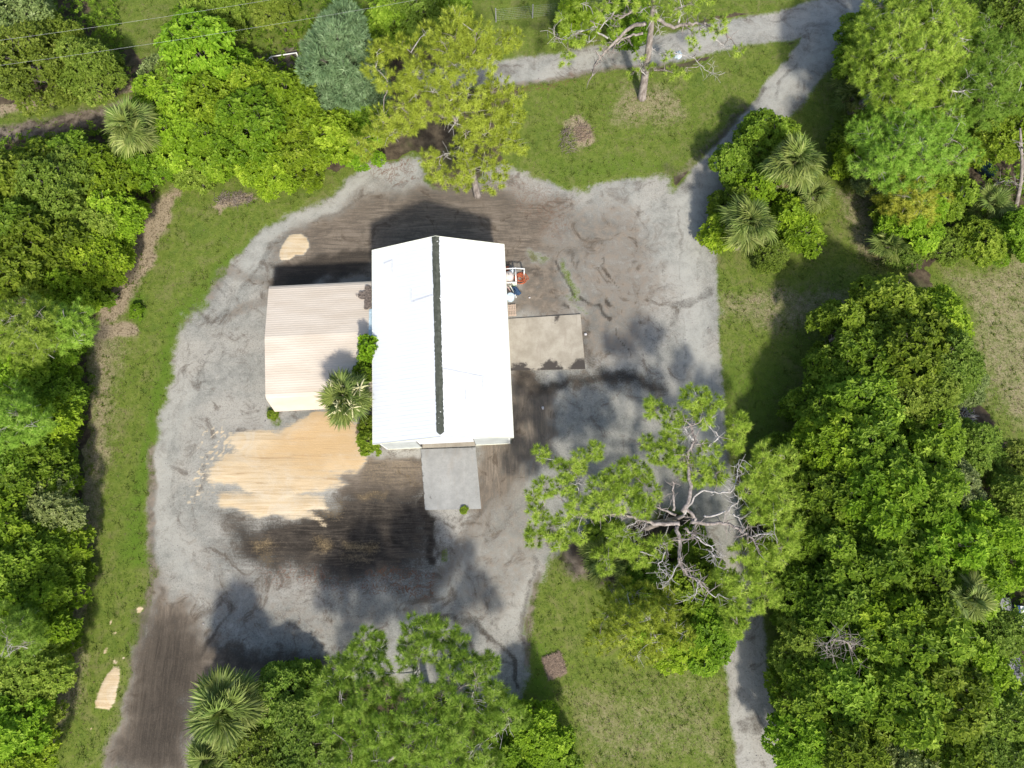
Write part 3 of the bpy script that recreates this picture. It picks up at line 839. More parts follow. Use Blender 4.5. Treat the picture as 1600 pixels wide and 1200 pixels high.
# ------------------------------------------------------------------ pines
def lerp_poly(pts, n):
    pts = [Vector(p) for p in pts]
    # Catmull-Rom resample
    out = []
    m = len(pts)
    for i in range(m - 1):
        p0 = pts[max(i - 1, 0)]; p1 = pts[i]; p2 = pts[i + 1]; p3 = pts[min(i + 2, m - 1)]
        for k in range(n):
            t = k / n
            out.append(.5 * ((2 * p1) + (p2 - p0) * t + (2 * p0 - 5 * p1 + 4 * p2 - p3) * t * t + (3 * p1 - p0 - 3 * p2 + p3) * t ** 3))
    out.append(pts[-1])
    return out
def pine(seed, label, base, top, clusters, mat, limbs=(), lean=(), trunk_r=.3, group=None, dens=1.0, cat="pine tree", dead=6, nlen=.34, hf=1.0):
    """base: (px,py) on the ground; top: (px,py,h); clusters: (px,py,h,r) of needles; limbs: bare boughs as [(px,py,h)...]"""
    g = np.random.default_rng(seed); rr = random.Random(seed)
    top = (top[0], top[1], top[2] * hf); clusters = [(a, b_, h * hf, r) for a, b_, h, r in clusters]
    limbs = [[(p[0], p[1], p[2] * hf, p[3]) for p in lb] for lb in limbs]; lean = [(p[0], p[1], p[2] * hf) for p in lean]
    b = P(base[0], base[1], 0)
    root = empty("pine_tree", (b.x, b.y, 0))
    tag(root, label, cat, group)
    def loc(p): return P(*p) - b
    tp = [Vector((0, 0, -.2))] + [loc(p) for p in lean] + [loc(top)]
    tpts = lerp_poly(tp, 5)
    n = len(tpts)
    tm = MB()
    rad = [trunk_r * (1.25 if i == 0 else 1.0) * (1 - .75 * i / (n - 1)) for i in range(n)]
    tm.tube(tpts, rad, 9)
    zt = [p.z for p in tpts]
    def on_trunk(z):
        for i in range(n - 1):
            if zt[i] <= z <= zt[i + 1]:
                f = (z - zt[i]) / max(zt[i + 1] - zt[i], 1e-6)
                return tpts[i].lerp(tpts[i + 1], f)
        return tpts[-1].copy()
    tm.build("trunk", M['bark_pale'], root, True)
    nodes = []
    for lb in limbs:
        pts = lerp_poly([loc(p[:3]) for p in lb], 5)
        r0 = lb[0][3] if len(lb[0]) > 3 else .11
        k = len(pts)
        mb = MB()
        pts = [p + Vector((rr.gauss(0, .04), rr.gauss(0, .04), rr.gauss(0, .04))) if 0 < i < k - 1 else p for i, p in enumerate(pts)]
        mb.tube(pts, [r0 * (1 - .75 * i / (k - 1)) for i in range(k)], 7)
        for i in range(k // 3, k): nodes.append((pts[i], 0))
        for i in list(range(k // 3, k)) * 2:      # bare side twigs
            if rr.random() < .7:
                d = Vector((rr.gauss(0, 1), rr.gauss(0, 1), rr.gauss(0, .5))).normalized() * rr.uniform(.4, 1.1)
                mid = pts[i] + d * .5 + Vector((rr.gauss(0, .1), rr.gauss(0, .1), .05))
                mb.tube([pts[i], mid, pts[i] + d], [r0 * .28, r0 * .2, .012], 4, False)
                e2 = mid + Vector((rr.gauss(0, .3), rr.gauss(0, .3), rr.gauss(0, .15)))
                mb.tube([mid, e2], [r0 * .16, .01], 4, False)
        mb.build("branch", M['twig_white'] if r0 < .09 else M['bark_pale'], root, True)
    parts = []
    Ztop = tpts[-1].z
    for i in range(n):
        if tpts[i].z > Ztop * .3: nodes.append((tpts[i], .5))
    order = sorted(clusters, key=lambda q: min((loc(q[:3]) - p).length for p, _ in nodes))
    for ci, (px, py, h, r) in enumerate(order):
        c = loc((px, py, h))
        s = min(nodes, key=lambda q: (q[0] - c).length + q[1] + max(0, q[0].z - c.z) * .8)[0]
        hd = (c - s).length
        m1 = s.lerp(c, .4) + Vector((rr.gauss(0, .12 * hd ** .5), rr.gauss(0, .12 * hd ** .5), .06 * hd))
        m2 = s.lerp(c, .75) + Vector((rr.gauss(0, .2), rr.gauss(0, .2), .1))
        pts = lerp_poly([s, m1, m2, c], 3)
        r0 = .022 + .011 * min(hd, 6)
        mb = MB()
        k = len(pts)
        for i in range(k // 3, k): nodes.append((pts[i], .25))
        mb.tube(pts, [r0 * (1 - .75 * i / (k - 1)) for i in range(k)], 5, False)
        for j in range(7):
            d = Vector((rr.gauss(0, 1), rr.gauss(0, 1), rr.gauss(.1, .45)))
            d = d.normalized() * r * rr.uniform(.55, .95)
            s2 = pts[rr.randrange(k // 2, k)]
            mb.tube([s2, s2.lerp(c + d, .5) + Vector((0, 0, .06)), c + d], [.018, .012, .005], 4, False)
        mb.build("branch", M['twig_white'] if rr.random() < .35 else M['bark_pale'], root, True)
        nt = int(34 * r * r * dens) + 2
        d = unit(g, nt)
        rad_ = r * np.cbrt(g.uniform(.12, 1.0, (nt, 1)))
        cc = np.array(c) + d * rad_ * np.array([1, 1, .52])
        ax = d * np.array([1, 1, .5]) + np.array([0, 0, .75]) + g.normal(0, .25, d.shape)
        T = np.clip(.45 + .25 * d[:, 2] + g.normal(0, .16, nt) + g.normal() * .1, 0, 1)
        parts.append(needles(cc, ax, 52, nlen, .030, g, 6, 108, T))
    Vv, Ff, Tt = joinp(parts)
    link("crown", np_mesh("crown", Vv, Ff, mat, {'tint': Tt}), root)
    for j in range(dead):                          # short dead stubs on the stem
        z = Ztop * rr.uniform(.3, .9); s = on_trunk(z)
        a = rr.random() * 6.28; l = rr.uniform(.6, 1.8)
        mb = MB()
        e = s + Vector((math.cos(a) * l, math.sin(a) * l, rr.uniform(-.2, .5)))
        m_ = s.lerp(e, .5) + Vector((rr.gauss(0, .12), rr.gauss(0, .12), .1))
        mb.tube([s, m_, e], [.05, .035, .012], 5, False)
        for q_ in range(3):
            mb.tube([m_, m_ + Vector((rr.gauss(0, .4), rr.gauss(0, .4), rr.gauss(0, .2)))], [.022, .008], 4, False)
        mb.build("dead_branch", M['twig_white'], root)
    return root
def spread(seed, cx, cy, rx, ry, n, h0, h1, r0=.9, r1=1.35):
    """needle clusters over an oval of the picture, higher towards its middle"""
    g = random.Random(seed); out = []
    for i in range(n):
        a = i * 2.39996 + g.random() * .5
        f = math.sqrt((i + .5) / n)
        out.append((cx + rx * f * math.cos(a) + g.gauss(0, 6), cy + ry * f * math.sin(a) + g.gauss(0, 6), h1 + (h0 - h1) * f * f + g.gauss(0, .4), g.uniform(r0, r1)))
    return out

# ------------------------------------------------------------------ fan palms
def frond_mesh(seed, mat, dead=False):
    g = np.random.default_rng(seed)
    vs_, fs, ts = [], [], []
    Lp = .86
    def v(p, t): vs_.append(p); ts.append(t); return len(vs_) - 1
    # petiole, three-sided
    sec = []
    for i in range(5):
        x = Lp * i / 4; z = .16 * math.sin(x / Lp * 2.2) * (1 - .3 * x)
        w = .028 - .012 * i / 4
        sec.append([v((x, -w, z), .8), v((x, w, z), .8), v((x, 0, z - w), .7)])
    for a, b in zip(sec[:-1], sec[1:]):
        for k in range(3):
            fs.append((a[k], a[(k + 1) % 3], b[(k + 1) % 3])); fs.append((a[k], b[(k + 1) % 3], b[k]))
    hz = vs_[sec[-1][0]][2]
    n = 38
    for i in range(n):
        a = R(-152 + 304 * (i + .5) / n)
        L = 1.12 * (1 - .30 * (abs(a) / R(152)) ** 1.6) * g.uniform(.8, 1.1)
        hx = Lp + .26 * max(0, math.cos(a)) ** 2 * .8
        da = R(304 / n) * .70
        t = float(np.clip(g.normal(.5, .22), 0, 1))
        pl = .03 if i % 2 else -.03
        def pt(rad, ang, extra=0.0):
            dr = -.24 * (rad / 1.0) ** 2 - (.35 if dead else 0) * rad * rad
            fold = .20 * abs(math.sin(ang)) * rad
            return (hx * (1 - .0) + rad * math.cos(ang), rad * math.sin(ang), hz + dr + fold * .5 + extra)
        i0 = v((hx - .12 * math.cos(a) * 0, 0, hz), t)
        l1 = v(pt(L * .5, a - da, pl), t); r1 = v(pt(L * .5, a + da, -pl), t)
        wob = g.normal(0, .035)
        l2 = v(pt(L * .78, a - da * .33 + wob * .5, pl * .5), t); r2 = v(pt(L * .78, a + da * .33 + wob * .5, -pl * .5), t)
        tp = v(pt(L, a + wob, -.06 - .08 * g.random()), min(1, t + .15))
        fs += [(i0, l1, r1), (l1, l2, r2), (l1, r2, r1), (l2, tp, r2)]
    return np_mesh("frond", vs_, np.array(fs), mat, {'tint': ts})
FR = [frond_mesh(s, M['palm']) for s in (1, 2, 3)]
FRD = [frond_mesh(s, M['palm_dry'], True) for s in (7, 8)]
def palm(label, px, py, hub, scale=1.0, n=34, seed=0, group=None, flower=False, dry=5, name="palm_tree", cat="palm tree"):
    g = random.Random(seed)
    c = P(px, py, hub)
    root = empty(name, (c.x, c.y, 0)); tag(root, label, cat, group)
    root.rotation_euler = (g.uniform(-.10, .10), g.uniform(-.10, .10), 0)
    tb = MB()
    tb.tube([(.05, 0, -.2), (0, .02, hub * .4), (0, 0, hub - .1)], [.21, .17, .16], 10)
    if hub > 1.5:
        for i in range(int(hub * 9)):            # old leaf bases
            z = hub * (.35 + .63 * i / (hub * 9)); a = i * 2.4
            tb.tube([(.15 * math.cos(a), .15 * math.sin(a), z), (.27 * math.cos(a), .27 * math.sin(a), z + .2)], [.05, .02], 4)
    tb.build("trunk", M['bark_palm'], root)
    for i in range(n):
        f = i / (n - 1)
        el = R(80 - 108 * f ** .85 + g.gauss(0, 10))
        az = i * 2.39996 + g.gauss(0, .35)
        o = link("frond", g.choice(FR), root, (0, 0, hub - .25 * f))
        o.rotation_euler = (Matrix.Rotation(az, 3, 'Z') @ Matrix.Rotation(-el, 3, 'Y') @ Matrix.Rotation(g.gauss(0, .35), 3, 'X')).to_euler()
        s = scale * g.uniform(.78, 1.14) * (.82 + .18 * min(1, f * 2.5))
        o.scale = (s, s, s)
    for i in range(dry):
        az = g.random() * 6.28
        o = link("dry_frond", g.choice(FRD), root, (0, 0, hub - .4))
        o.rotation_euler = (Matrix.Rotation(az, 3, 'Z') @ Matrix.Rotation(R(g.uniform(40, 70)), 3, 'Y')).to_euler()
        o.scale = (scale * .9,) * 3
    if flower:
        gg = np.random.default_rng(seed)
        for a in flower:
            mb = MB()
            e = Vector((math.cos(a) * 1.25, math.sin(a) * 1.25, hub + .75))
            s = Vector((0, 0, hub))
            mb.tube([s, s.lerp(e, .5) + Vector((0, 0, .35)), e], [.03, .025, .012], 5)
            for k in range(46):
                p = s.lerp(e, .35 + .65 * gg.random()) + Vector((0, 0, .2))
                d = Vector((gg.normal() * .30, gg.normal() * .30, gg.normal() * .16))
                mb.tube([p, p + d * .6, p + d + Vector((0, 0, -.1))], [.03, .05, .025], 4)
            mb.build("flower_stalk", M['cream_flower'], root)
    return root

# ------------------------------------------------------------------ white gabled warehouse
EZ, RZ = 4.1, 6.0
c1, c2, c3, c4 = P(580, 390, EZ), P(787, 383, EZ), P(803, 684, EZ), P(584, 694, EZ)
yd = ((c1 + c2) - (c3 + c4)); yd.z = 0
xd_ = ((c2 - c1) + (c3 - c4)); xd_.z = 0
YAW = .5 * (math.atan2(-yd.x, yd.y) + math.atan2(xd_.y, xd_.x))
BC = (c1 + c2 + c3 + c4) / 4
BW = xd_.length / 2; BL = yd.length / 2          # outside of the eaves
print("BUILDING", math.degrees(YAW), BC, BW, BL)
wh = empty("warehouse", (BC.x, BC.y, 0), YAW)
tag(wh, "white metal warehouse with a gabled roof and dark strip along the ridge", "building")
WI = Matrix.Translation((BC.x, BC.y, 0)) @ Matrix.Rotation(YAW, 4, 'Z')
WINV = WI.inverted()
def wl(px, py, h=0): return WINV @ P(px, py, h)
hx, hy = BW / 2, BL / 2
wx, wy = hx - .22, hy - .16                      # wall faces
T = .12
mb = MB(); mb.box(-wx, -wx + T, -wy, wy, -.1, EZ - .08); mb.build("wall", M['white_wall'], wh)
mb = MB(); mb.box(wx - T, wx, -wy, wy, -.1, EZ - .08); mb.build("wall", M['white_wall'], wh)
mb = MB(); mb.box(-wx + T, wx - T, wy - T, wy, -.1, EZ - .08); mb.build("wall", M['white_wall'], wh)
slope = (RZ - EZ) / hx
def gable(y0, y1, name, mat, zlo):
    mb = MB()
    zr = RZ - .10; ze = EZ - .10 + slope * .22
    pts = [(-wx, zlo), (wx, zlo), (wx, ze), (0, zr), (-wx, ze)]
    vs_ = [(x, y, z) for y in (y0, y1) for x, z in pts]
    mb.add(vs_, [(0, 1, 2, 3, 4), (9, 8, 7, 6, 5)] + [(i, i + 5, (i + 1) % 5 + 5, (i + 1) % 5) for i in range(5)])
    return mb.build(name, mat, wh)
gable(wy - T, wy, "gable", M['white_wall'], EZ - .078)
gable(-wy - .05, -wy + T, "gable", M['white_roof'], EZ - .42)
dx0 = wl(659, 700).x; dx1 = wl(744, 698).x
for a, b in ((-wx + T, dx0), (dx1, wx - T)):     # pale sheet bays beside the door
    mb = MB()
    n = max(3, int((b - a) / .3))
    for i in range(n):
        x0 = a + (b - a) * i / n; x1 = a + (b - a) * (i + 1) / n
        mb.box(x0, x1, -wy + (.0 if i % 2 else .012), -wy + T, -.05, EZ - .425)
    bay = mb.build("bay_sheet", M['pale_panel'], wh)
    mb = MB(); mb.box(a, b, -wy - .02, -wy + .03, -.05, .10); mb.build("base_trim", M['trim_cream'], wh)
DREC = .04
dr = empty("roller_door", (0, 0, 0)); dr.parent = wh
ns_ = 13
sl = MB(); sl.box(dx0 + .06, dx1 - .06, -wy + DREC, -wy + DREC + .03, 0, .157); sm_ = sl.mesh("door_slat", M['white_roof'])
for i in range(ns_):
    link("door_slat", sm_, dr, (0, .004 * (i % 2), 1.6 + i * .16))
mb = MB(); mb.box(dx0, dx0 + .055, -wy + .02, -wy + DREC + .1, 0, EZ - .43); mb.box(dx1 - .055, dx1, -wy + .02, -wy + DREC + .1, 0, EZ - .43)
mb.build("door_jamb", M['recess'], dr)  # jambs coloured dark to stand for shade in the door recess
mb = MB(); mb.box(dx0 + .06, dx1 - .06, -wy - .03, -wy + 2.5, -.05, .055); mb.build("threshold", M['concrete_tan'], dr)
# roof: sheets from ridge to eave
NP = 17
pw = BL / NP
for side in (-1, 1):
    pm = MB()
    a = Vector((0, 0, RZ)); b = Vector((side * hx, 0, EZ))
    up = (b - a).cross(Vector((0, 1, 0))); up = up.normalized() * (1 if up.z > 0 else -1)
    if up.z < 0: up = -up
    q4 = [a, b, b + Vector((0, pw - .002, 0)), a + Vector((0, pw - .002, 0))]
    pm.quadbox([p - up * .03 for p in q4], up * .03)
    for o_ in (.0, .3, .6):
        s0 = a + Vector((0, o_ + .01, 0)); s1 = b + Vector((0, o_ + .01, 0))
        pm.quadbox([s0 + up * .001, s1 + up * .001, s1 + Vector((0, .035, 0)) + up * .001, s0 + Vector((0, .035, 0)) + up * .001], up * .007)
    me = pm.mesh("roof_panel", M['white_roof'])
    for i in range(NP):
        link("roof_panel", me, wh, (0, -hy + i * pw, .0015 * (i % 2)))
    mb = MB()                                    # eave edge
    mb.box(side * hx - .03, side * hx + .03, -hy, hy, EZ - .16, EZ - .02); mb.build("eave_trim", M['trim_cream'], wh)
for ysgn in (-1, 1):
    for side in (-1, 1):
        mb = MB()
        y = ysgn * hy
        mb.quadbox([(0, y - .02, RZ - .13), (side * hx, y - .02, EZ - .13), (side * hx, y - .02, EZ + .025), (0, y - .02, RZ + .025)], (0, .04, 0))
        mb.build("rake_trim", M['trim_cream'], wh)
# ragged dark strip along the ridge
g = random.Random(3)
y0r, y1r = -hy + .15, hy - .03
n = 150
vs_, fs = [], []
for i in range(n + 1):
    y = y0r + (y1r - y0r) * i / n
    k = .25 if i else .03
    if i == 1: k = .14
    wl_ = k + (g.choice([-.03, -.02, 0, 0, 0, .0, .02]) if i > 1 else 0) + .008 * math.sin(i * .21)
    wr_ = k + (g.choice([-.03, -.01, 0, 0, 0, .0, .02]) if i > 1 else 0) + .008 * math.sin(i * .17 + 1)
    for x in (-wl_, 0, wr_):
        vs_.append((x, y, RZ - abs(x) * slope + .035)); 
    for x in (-wl_, 0, wr_):
        vs_.append((x, y, RZ - abs(x) * slope + .005))
for i in range(n):
    a = i * 6; b = a + 6
    fs += [(a, a + 1, b + 1, b), (a + 1, a + 2, b + 2, b + 1), (a, b, b + 3, a + 3), (a + 2, a + 5, b + 5, b + 2)]
mb = MB(); mb.add(vs_, fs); mb.build("ridge_strip", M['ridge'], wh)
def roof_strip(p, q_, w=.05):
    a, b = wl(*p, 5), wl(*q_, 5)
    for v in (a, b): v.z = RZ - abs(v.x) * slope + .024
    d = (b - a).normalized(); s = d.cross(Vector((0, 0, 1))).normalized() * w
    mb = MB(); mb.quadbox([a - s, b - s, b + s, a + s], (0, 0, .006)); mb.build("sealant_strip", M['seal'], wh)
for p, q_ in (((644, 474), (678, 468)), ((644, 455), (644, 474)), ((694, 581), (756, 588)), ((754, 588), (754, 606)), ((728, 608), (728, 626)), ((597, 407), (612, 404)), ((612, 404), (612, 424))):
    roof_strip(p, q_)
mb = MB(); mb.tube([(wx + .05, -wy + .02, 0), (wx + .05, -wy + .02, EZ - .15)], .05, 8); mb.build("downpipe", M['galv'], wh)
mb = MB(); mb.box(-.13, .13, -wy - .09, -wy - .055, EZ + .15, EZ + .45); mb.build("gable_vent", M['seal'], wh)

# ------------------------------------------------------------------ tan shed with a ribbed roof
nw, ne = P(420, 449, 2.75), P(582, 441, 2.75)
ex = (ne - nw); ex.z = 0; SL = ex.length; ex.normalize()
so = Vector((ex.y, -ex.x, 0))
SYAW = math.atan2(ex.y, ex.x)
d_r = (P(414, 527, 3.3) - nw).dot(so); d_s = (P(415, 622, 2.75) - nw).dot(so); d_b = (P(432, 643, .85) - nw).dot(so)
print("SHED", SL, d_r, d_s, d_b, math.degrees(SYAW), (P(414, 527, 3.3) - nw).dot(ex), (P(415, 622, 2.75) - nw).dot(ex), (P(432, 643, .85) - nw).dot(ex))
sh = empty("metal_shed", (nw.x, nw.y, 0), SYAW)
tag(sh, "tan metal shed with a ribbed roof leaning against the white warehouse", "shed")
# local: x along the ribs, y north, so d (southwards) = -y
prof = [(-.22, 2.0), (-.2, 2.45), (-.10, 2.68), (.12, 2.78), (d_r - .3, 3.27), (d_r, 3.31), (d_r + .3, 3.27), (d_s - .2, 2.84), (d_s + .02, 2.70), (d_s + .12, 2.45), (d_b, .85)]
pp = [Vector((0, -d, z)) for d, z in prof]
cum = [0]
for a, b in zip(pp[:-1], pp[1:]): cum.append(cum[-1] + (b - a).length)
def along(s):
    s = min(max(s, 0), cum[-1] - 1e-5)
    for i in range(len(pp) - 1):
        if cum[i] <= s <= cum[i + 1]:
            f = (s - cum[i]) / (cum[i + 1] - cum[i])
            d = (pp[i + 1] - pp[i]).normalized()
            return pp[i].lerp(pp[i + 1], f), Vector((0, -d.z, d.y)) * (-1 if d.y > 0 else -1)
pitch = .172; per = 5
total = cum[-1]; k = 0; s0 = 0
while s0 < total - .05:
    s1 = min(s0 + pitch * per, total)
    pts = []
    s = s0
    while s < s1 - 1e-4:
        for f, hgt in ((0, 0), (.68, 0), (.76, .008), (.92, .008)):
            if s + f * pitch <= s1:
                p, nrm = along(s + f * pitch)
                if nrm.z < 0 and s < total * .9: nrm = -nrm
                pts.append(p + nrm * hgt)
        s += pitch
    pts.append(along(s1)[0])
    m = len(pts); vs_ = []
    for x in (0, SL):
        for p in pts: vs_.append((x + rnd.uniform(-.004, .004), p.y, p.z + .002 * (k % 2)))
    for x in (0, SL):
        for p in pts: vs_.append((x, p.y, p.z - .02))
    fs = []
    for i in range(m - 1):
        fs.append((i, i + 1, m + i + 1, m + i)); fs.append((2 * m + i, 3 * m + i, 3 * m + i + 1, 2 * m + i + 1))
        fs.append((i, 2 * m + i, 2 * m + i + 1, i + 1)); fs.append((m + i, m + i + 1, 3 * m + i + 1, 3 * m + i))
    mb = MB(); mb.add(vs_, fs); mb.build("roof_panel", M['tan_roof'], sh)
    s0 = s1; k += 1
mb = MB(); mb.box(.06, SL - .3, -.12, -.06, -.1, 2.66); mb.build("wall", M['tan_wall'], sh)
mb = MB()
ww = [(-.10, -.1), (-.10, 2.66), (-d_r, 3.24), (-d_s, 2.66), (-d_s, -.1)]
mb.add([(x, y, z) for x in (.05, .11) for y, z in ww], [(4, 3, 2, 1, 0), (5, 6, 7, 8, 9)] + [(i, (i + 1) % 5, (i + 1) % 5 + 5, i + 5) for i in range(5)])
mb.build("wall", M['tan_wall'], sh)
for x in (.25, SL * .5, SL - .5):
    mb = MB(); mb.box(x - .05, x + .05, -d_s + .05, -d_s + .15, -.1, 2.66); mb.build("post", M['galv'], sh)
def sl_(px, py, h):
    w = P(px, py, h) - nw
    return w.dot(ex), -w.dot(so)
# heap of fallen leaves on the roof by the eave, and the pale strip in the gap
g2 = np.random.default_rng(5)
Cc = []
for i in range(1000):
    px_, py_ = 571 + g2.normal() * 4.5, 447 + g2.random() * 36
    if px_ > 584: continue
    if px_ < 571 and hash_noise(9)(np.array([py_ * .2]), np.array([0.]))[0] < .45: continue
    x, y = sl_(px_, py_, 2.95)
    z = 2.78 + (3.3 - 2.78) * min(1, max(0, -y / d_r))
    Cc.append((x, y, z + .03 + g2.random() * .05))
lv = rosettes(np.array(Cc), np.tile([[0, 0, 1.]], (len(Cc), 1)) + g2.normal(0, .2, (len(Cc), 3)), 5, .10, .07, g2, 60, 95)
dm = link("leaf_heap", np_mesh("leaf_heap", lv[0], lv[1], M['debris'], {'tint': lv[2]}), None, nw.xy.to_3d(), (0, 0, SYAW))
tag(dm, "brown fallen leaves heaped on the tan roof against the white eave", "fallen leaves", kind='stuff')
mb = MB()
xa, ya = sl_(576.5, 483, 3.2); xb, yb = sl_(577, 545, 3.2)
for i in range(14):
    y = ya + (yb - ya) * i / 14; y2 = ya + (yb - ya) * (i + 1) / 14
    f = lambda yy: 2.78 + .53 * (1 - abs(-yy - d_r) / d_r) + .045
    w = .34 + .03 * math.sin(i * 1.7)
    z1, z2 = f(y) + (.012 if i % 2 else 0), f(y2) + (.012 if i % 2 else 0)
    mb.quadbox([(xa, y, z1), (xa + w, y, z1 + .10), (xa + w, y2, z2 + .10), (xa, y2, z2)], (0, 0, .012))
ts_ = mb.build("fibreglass_strip", M['fiberglass'], None, loc=nw.xy.to_3d(), rot=(0, 0, SYAW))
tag(ts_, "pale blue sheet bridging the gap between tan shed and white eave", "roof sheet")

# ------------------------------------------------------------------ concrete slabs
def slab(name, corners, top, mat, dirtf, label):
    q4 = [P(a, b, top) for a, b in corners]
    n, m = 60, 44
    vs_, dirt = [], []
    for j in range(m + 1):
        for i in range(n + 1):
            u, v = i / n, j / m
            p = q4[0].lerp(q4[1], u).lerp(q4[3].lerp(q4[2], u), v)
            vs_.append((p.x, p.y, top + (.004 * math.sin(u * 9 + v * 5)))); dirt.append(dirtf(u, v))
    fs = [(j * (n + 1) + i, (j + 1) * (n + 1) + i, (j + 1) * (n + 1) + i + 1, j * (n + 1) + i + 1) for j in range(m) for i in range(n)]
    b0 = len(vs_)
    rim = [i for i in range(n + 1)] + [j * (n + 1) + n for j in range(1, m + 1)] + [m * (n + 1) + i for i in range(n - 1, -1, -1)] + [j * (n + 1) for j in range(m - 1, 0, -1)]
    for i in rim: vs_.append((vs_[i][0], vs_[i][1], -.2)); dirt.append(.5)
    L = len(rim)
    fs += [(rim[k], rim[(k + 1) % L], b0 + (k + 1) % L, b0 + k) for k in range(L)]
    me = np_mesh(name, vs_, np.array([f for f in fs]), mat, {'dirt': dirt})
    o = link(name, me); tag(o, label, "concrete slab")
    return o
slab("concrete_pad", [(780, 499), (907, 491), (914.5, 576), (780, 579)], .09, M['concrete_tan'],
     lambda u, v: max(0, min(1, (v - .74) * 5.5)) * (.62 + .38 * math.sin(u * 17 + 4)) * (.55 + .45 * u) * 1.2 + .25 * (v > .96) + max(0, .75 - 7 * math.hypot(u - .70, (v - .05) * .5)) * .8,
     "tan stained concrete pad with a blackened edge beside the east wall")
slab("driveway_apron", [(657, 702), (743, 699), (752, 795), (664, 797)], .06, M['concrete_grey'],
     lambda u, v: max(0, .55 - 6 * math.hypot(u - .12, v - .78)) + max(0, .5 - 7 * math.hypot(u - .93, v - .02)) + max(0, .62 - 12 * u) * .9 + max(0, (v - .97) * 12) * .6,
     "grey concrete apron in front of the warehouse roller door")

# ------------------------------------------------------------------ clutter by the east wall
def at(px, py, h=0): return P(px, py, h)
c = at(813.5, 435, .1)
hc = empty("hose_coil", (c.x, c.y, 0)); tag(hc, "loose coil of orange hose lying beside the east wall", "hose")
g = random.Random(12)
mb = MB()
for k in range(7):
    rr_ = .17 + .05 * k; ox, oy = g.gauss(0, .045), g.gauss(0, .045)
    pts = [(ox + rr_ * math.cos(a) * (1 + .05 * math.sin(3 * a + k)), oy + rr_ * math.sin(a), .04 + .035 * (k % 3) + .02 * math.sin(2 * a + k)) for a in [i * 2 * math.pi / 40 for i in range(41)]]
    mb.tube(pts, .021, 6, False)
mb.build("coil", M['hose'], hc, True)
mb = MB(); mb.tube(lerp_poly([(.45, -.1, .03), (.62, .0, .03), (.5, .25, .03), (.2, .42, .03), (-.25, .4, .03)], 6), .02, 6); mb.build("loose_end", M['hose'], hc, True)
mb = MB(); mb.tube([(-.25, .40, .03), (-.33, .42, .04)], .032, 8); mb.build("nozzle", M['galv'], hc)

fa, fb, fc, fd, fe, ff = at(805.5, 419, .9), at(819, 420, .9), at(819, 424, .9), at(806.3, 441, .9), at(790, 442, .9), at(790, 420, .9)
fr = empty("pipe_stand", (fa.x, fa.y, 0)); tag(fr, "white plastic pipe frame standing around the beige tank", "pipe stand")
o_ = Vector((fa.x, fa.y, 0))
for a, b in ((fa, fb), (fb, fc), (fa, fd), (fd, fe), (fa, ff)):
    mb = MB(); mb.tube([a - o_, b - o_], .05, 8); mb.build("pipe", M['pvc'], fr, True)
for a in (fa, fb, fc, fd):
    mb = MB(); p = a - o_; mb.tube([(p.x, p.y, -.05), (p.x, p.y, p.z + .06)], .048, 8); mb.build("leg", M['pvc'], fr, True)
c = at(795, 431, 1.0)
tk = empty("pressure_tank", (c.x, c.y, 0)); tag(tk, "beige rounded water tank beside the white east wall", "tank")
mb = MB(); mb.lathe([(.05, 1.30), (.22, 1.26), (.34, 1.14), (.37, 1.0), (.37, .35), (.33, .2), (.30, .15)][::-1], 24); mb.build("tank_shell", M['tank'], tk, True)
mb = MB(); mb.lathe([(.24, -.03), (.24, .16)], 18); mb.build("base_ring", M['tank'], tk)
mb = MB(); mb.tube([(0, 0, 1.28), (0, 0, 1.38)], .05, 10); mb.build("valve", M['galv'], tk)
c = at(799.5, 421, .7)
cn = empty("gas_bottle", (c.x, c.y, 0)); tag(cn, "small pale blue bottle behind the beige tank", "bottle")
mb = MB(); mb.lathe([(.13, -.02), (.15, .05), (.15, .55), (.1, .66), (.04, .7)], 16); mb.build("bottle_body", M['bucket'], cn, True)
mb = MB(); mb.lathe([(.05, .7), (.05, .78)], 10); mb.build("cap", M['black'], cn)
c = at(793, 418, .4)
rc = empty("fuel_can", (c.x, c.y, 0)); tag(rc, "rusty red can tucked behind the beige tank by the wall", "can")
mb = MB(); mb.lathe([(.14, -.02), (.15, .02), (.15, .36), (.05, .42)], 14); mb.build("can_body", M['hose'], rc, True)
mb = MB(); mb.tube([(-.08, 0, .40), (0, 0, .5), (.08, 0, .40)], .015, 6); mb.build("handle", M['black'], rc)
c = at(803.5, 443, .45)
gb = empty("round_bucket", (c.x, c.y, 0)); tag(gb, "pale green bucket at the corner of the white pipe frame", "bucket")
mb = MB(); mb.lathe([(.13, -.02), (.17, .42), (.18, .44), (.155, .44), (.12, .04)], 18); mb.build("bucket_body", M['green'], gb, True)
mb = MB(); mb.lathe([(.14, .40), (.14, .425)], 16); mb.build("bucket_fill", M['trim_cream'], gb)
c = at(797.5, 463, .55)
bk = empty("water_drum", (c.x, c.y, 0)); tag(bk, "pale blue lidded drum between the tools and the small pallet", "drum")
mb = MB(); mb.lathe([(.26, -.02), (.31, .08), (.31, .5), (.30, .52)], 22); mb.build("drum_body", M['bucket'], bk, True)
mb = MB(); mb.lathe([(.325, .52), (.325, .56), (.25, .60), (.06, .61)], 22); mb.build("lid", M['bucket'], bk, True)
mb = MB(); mb.tube([(-.1, 0, .60), (-.06, 0, .65), (.06, 0, .65), (.1, 0, .60)], .014, 6); mb.build("handle", M['pvc'], bk)
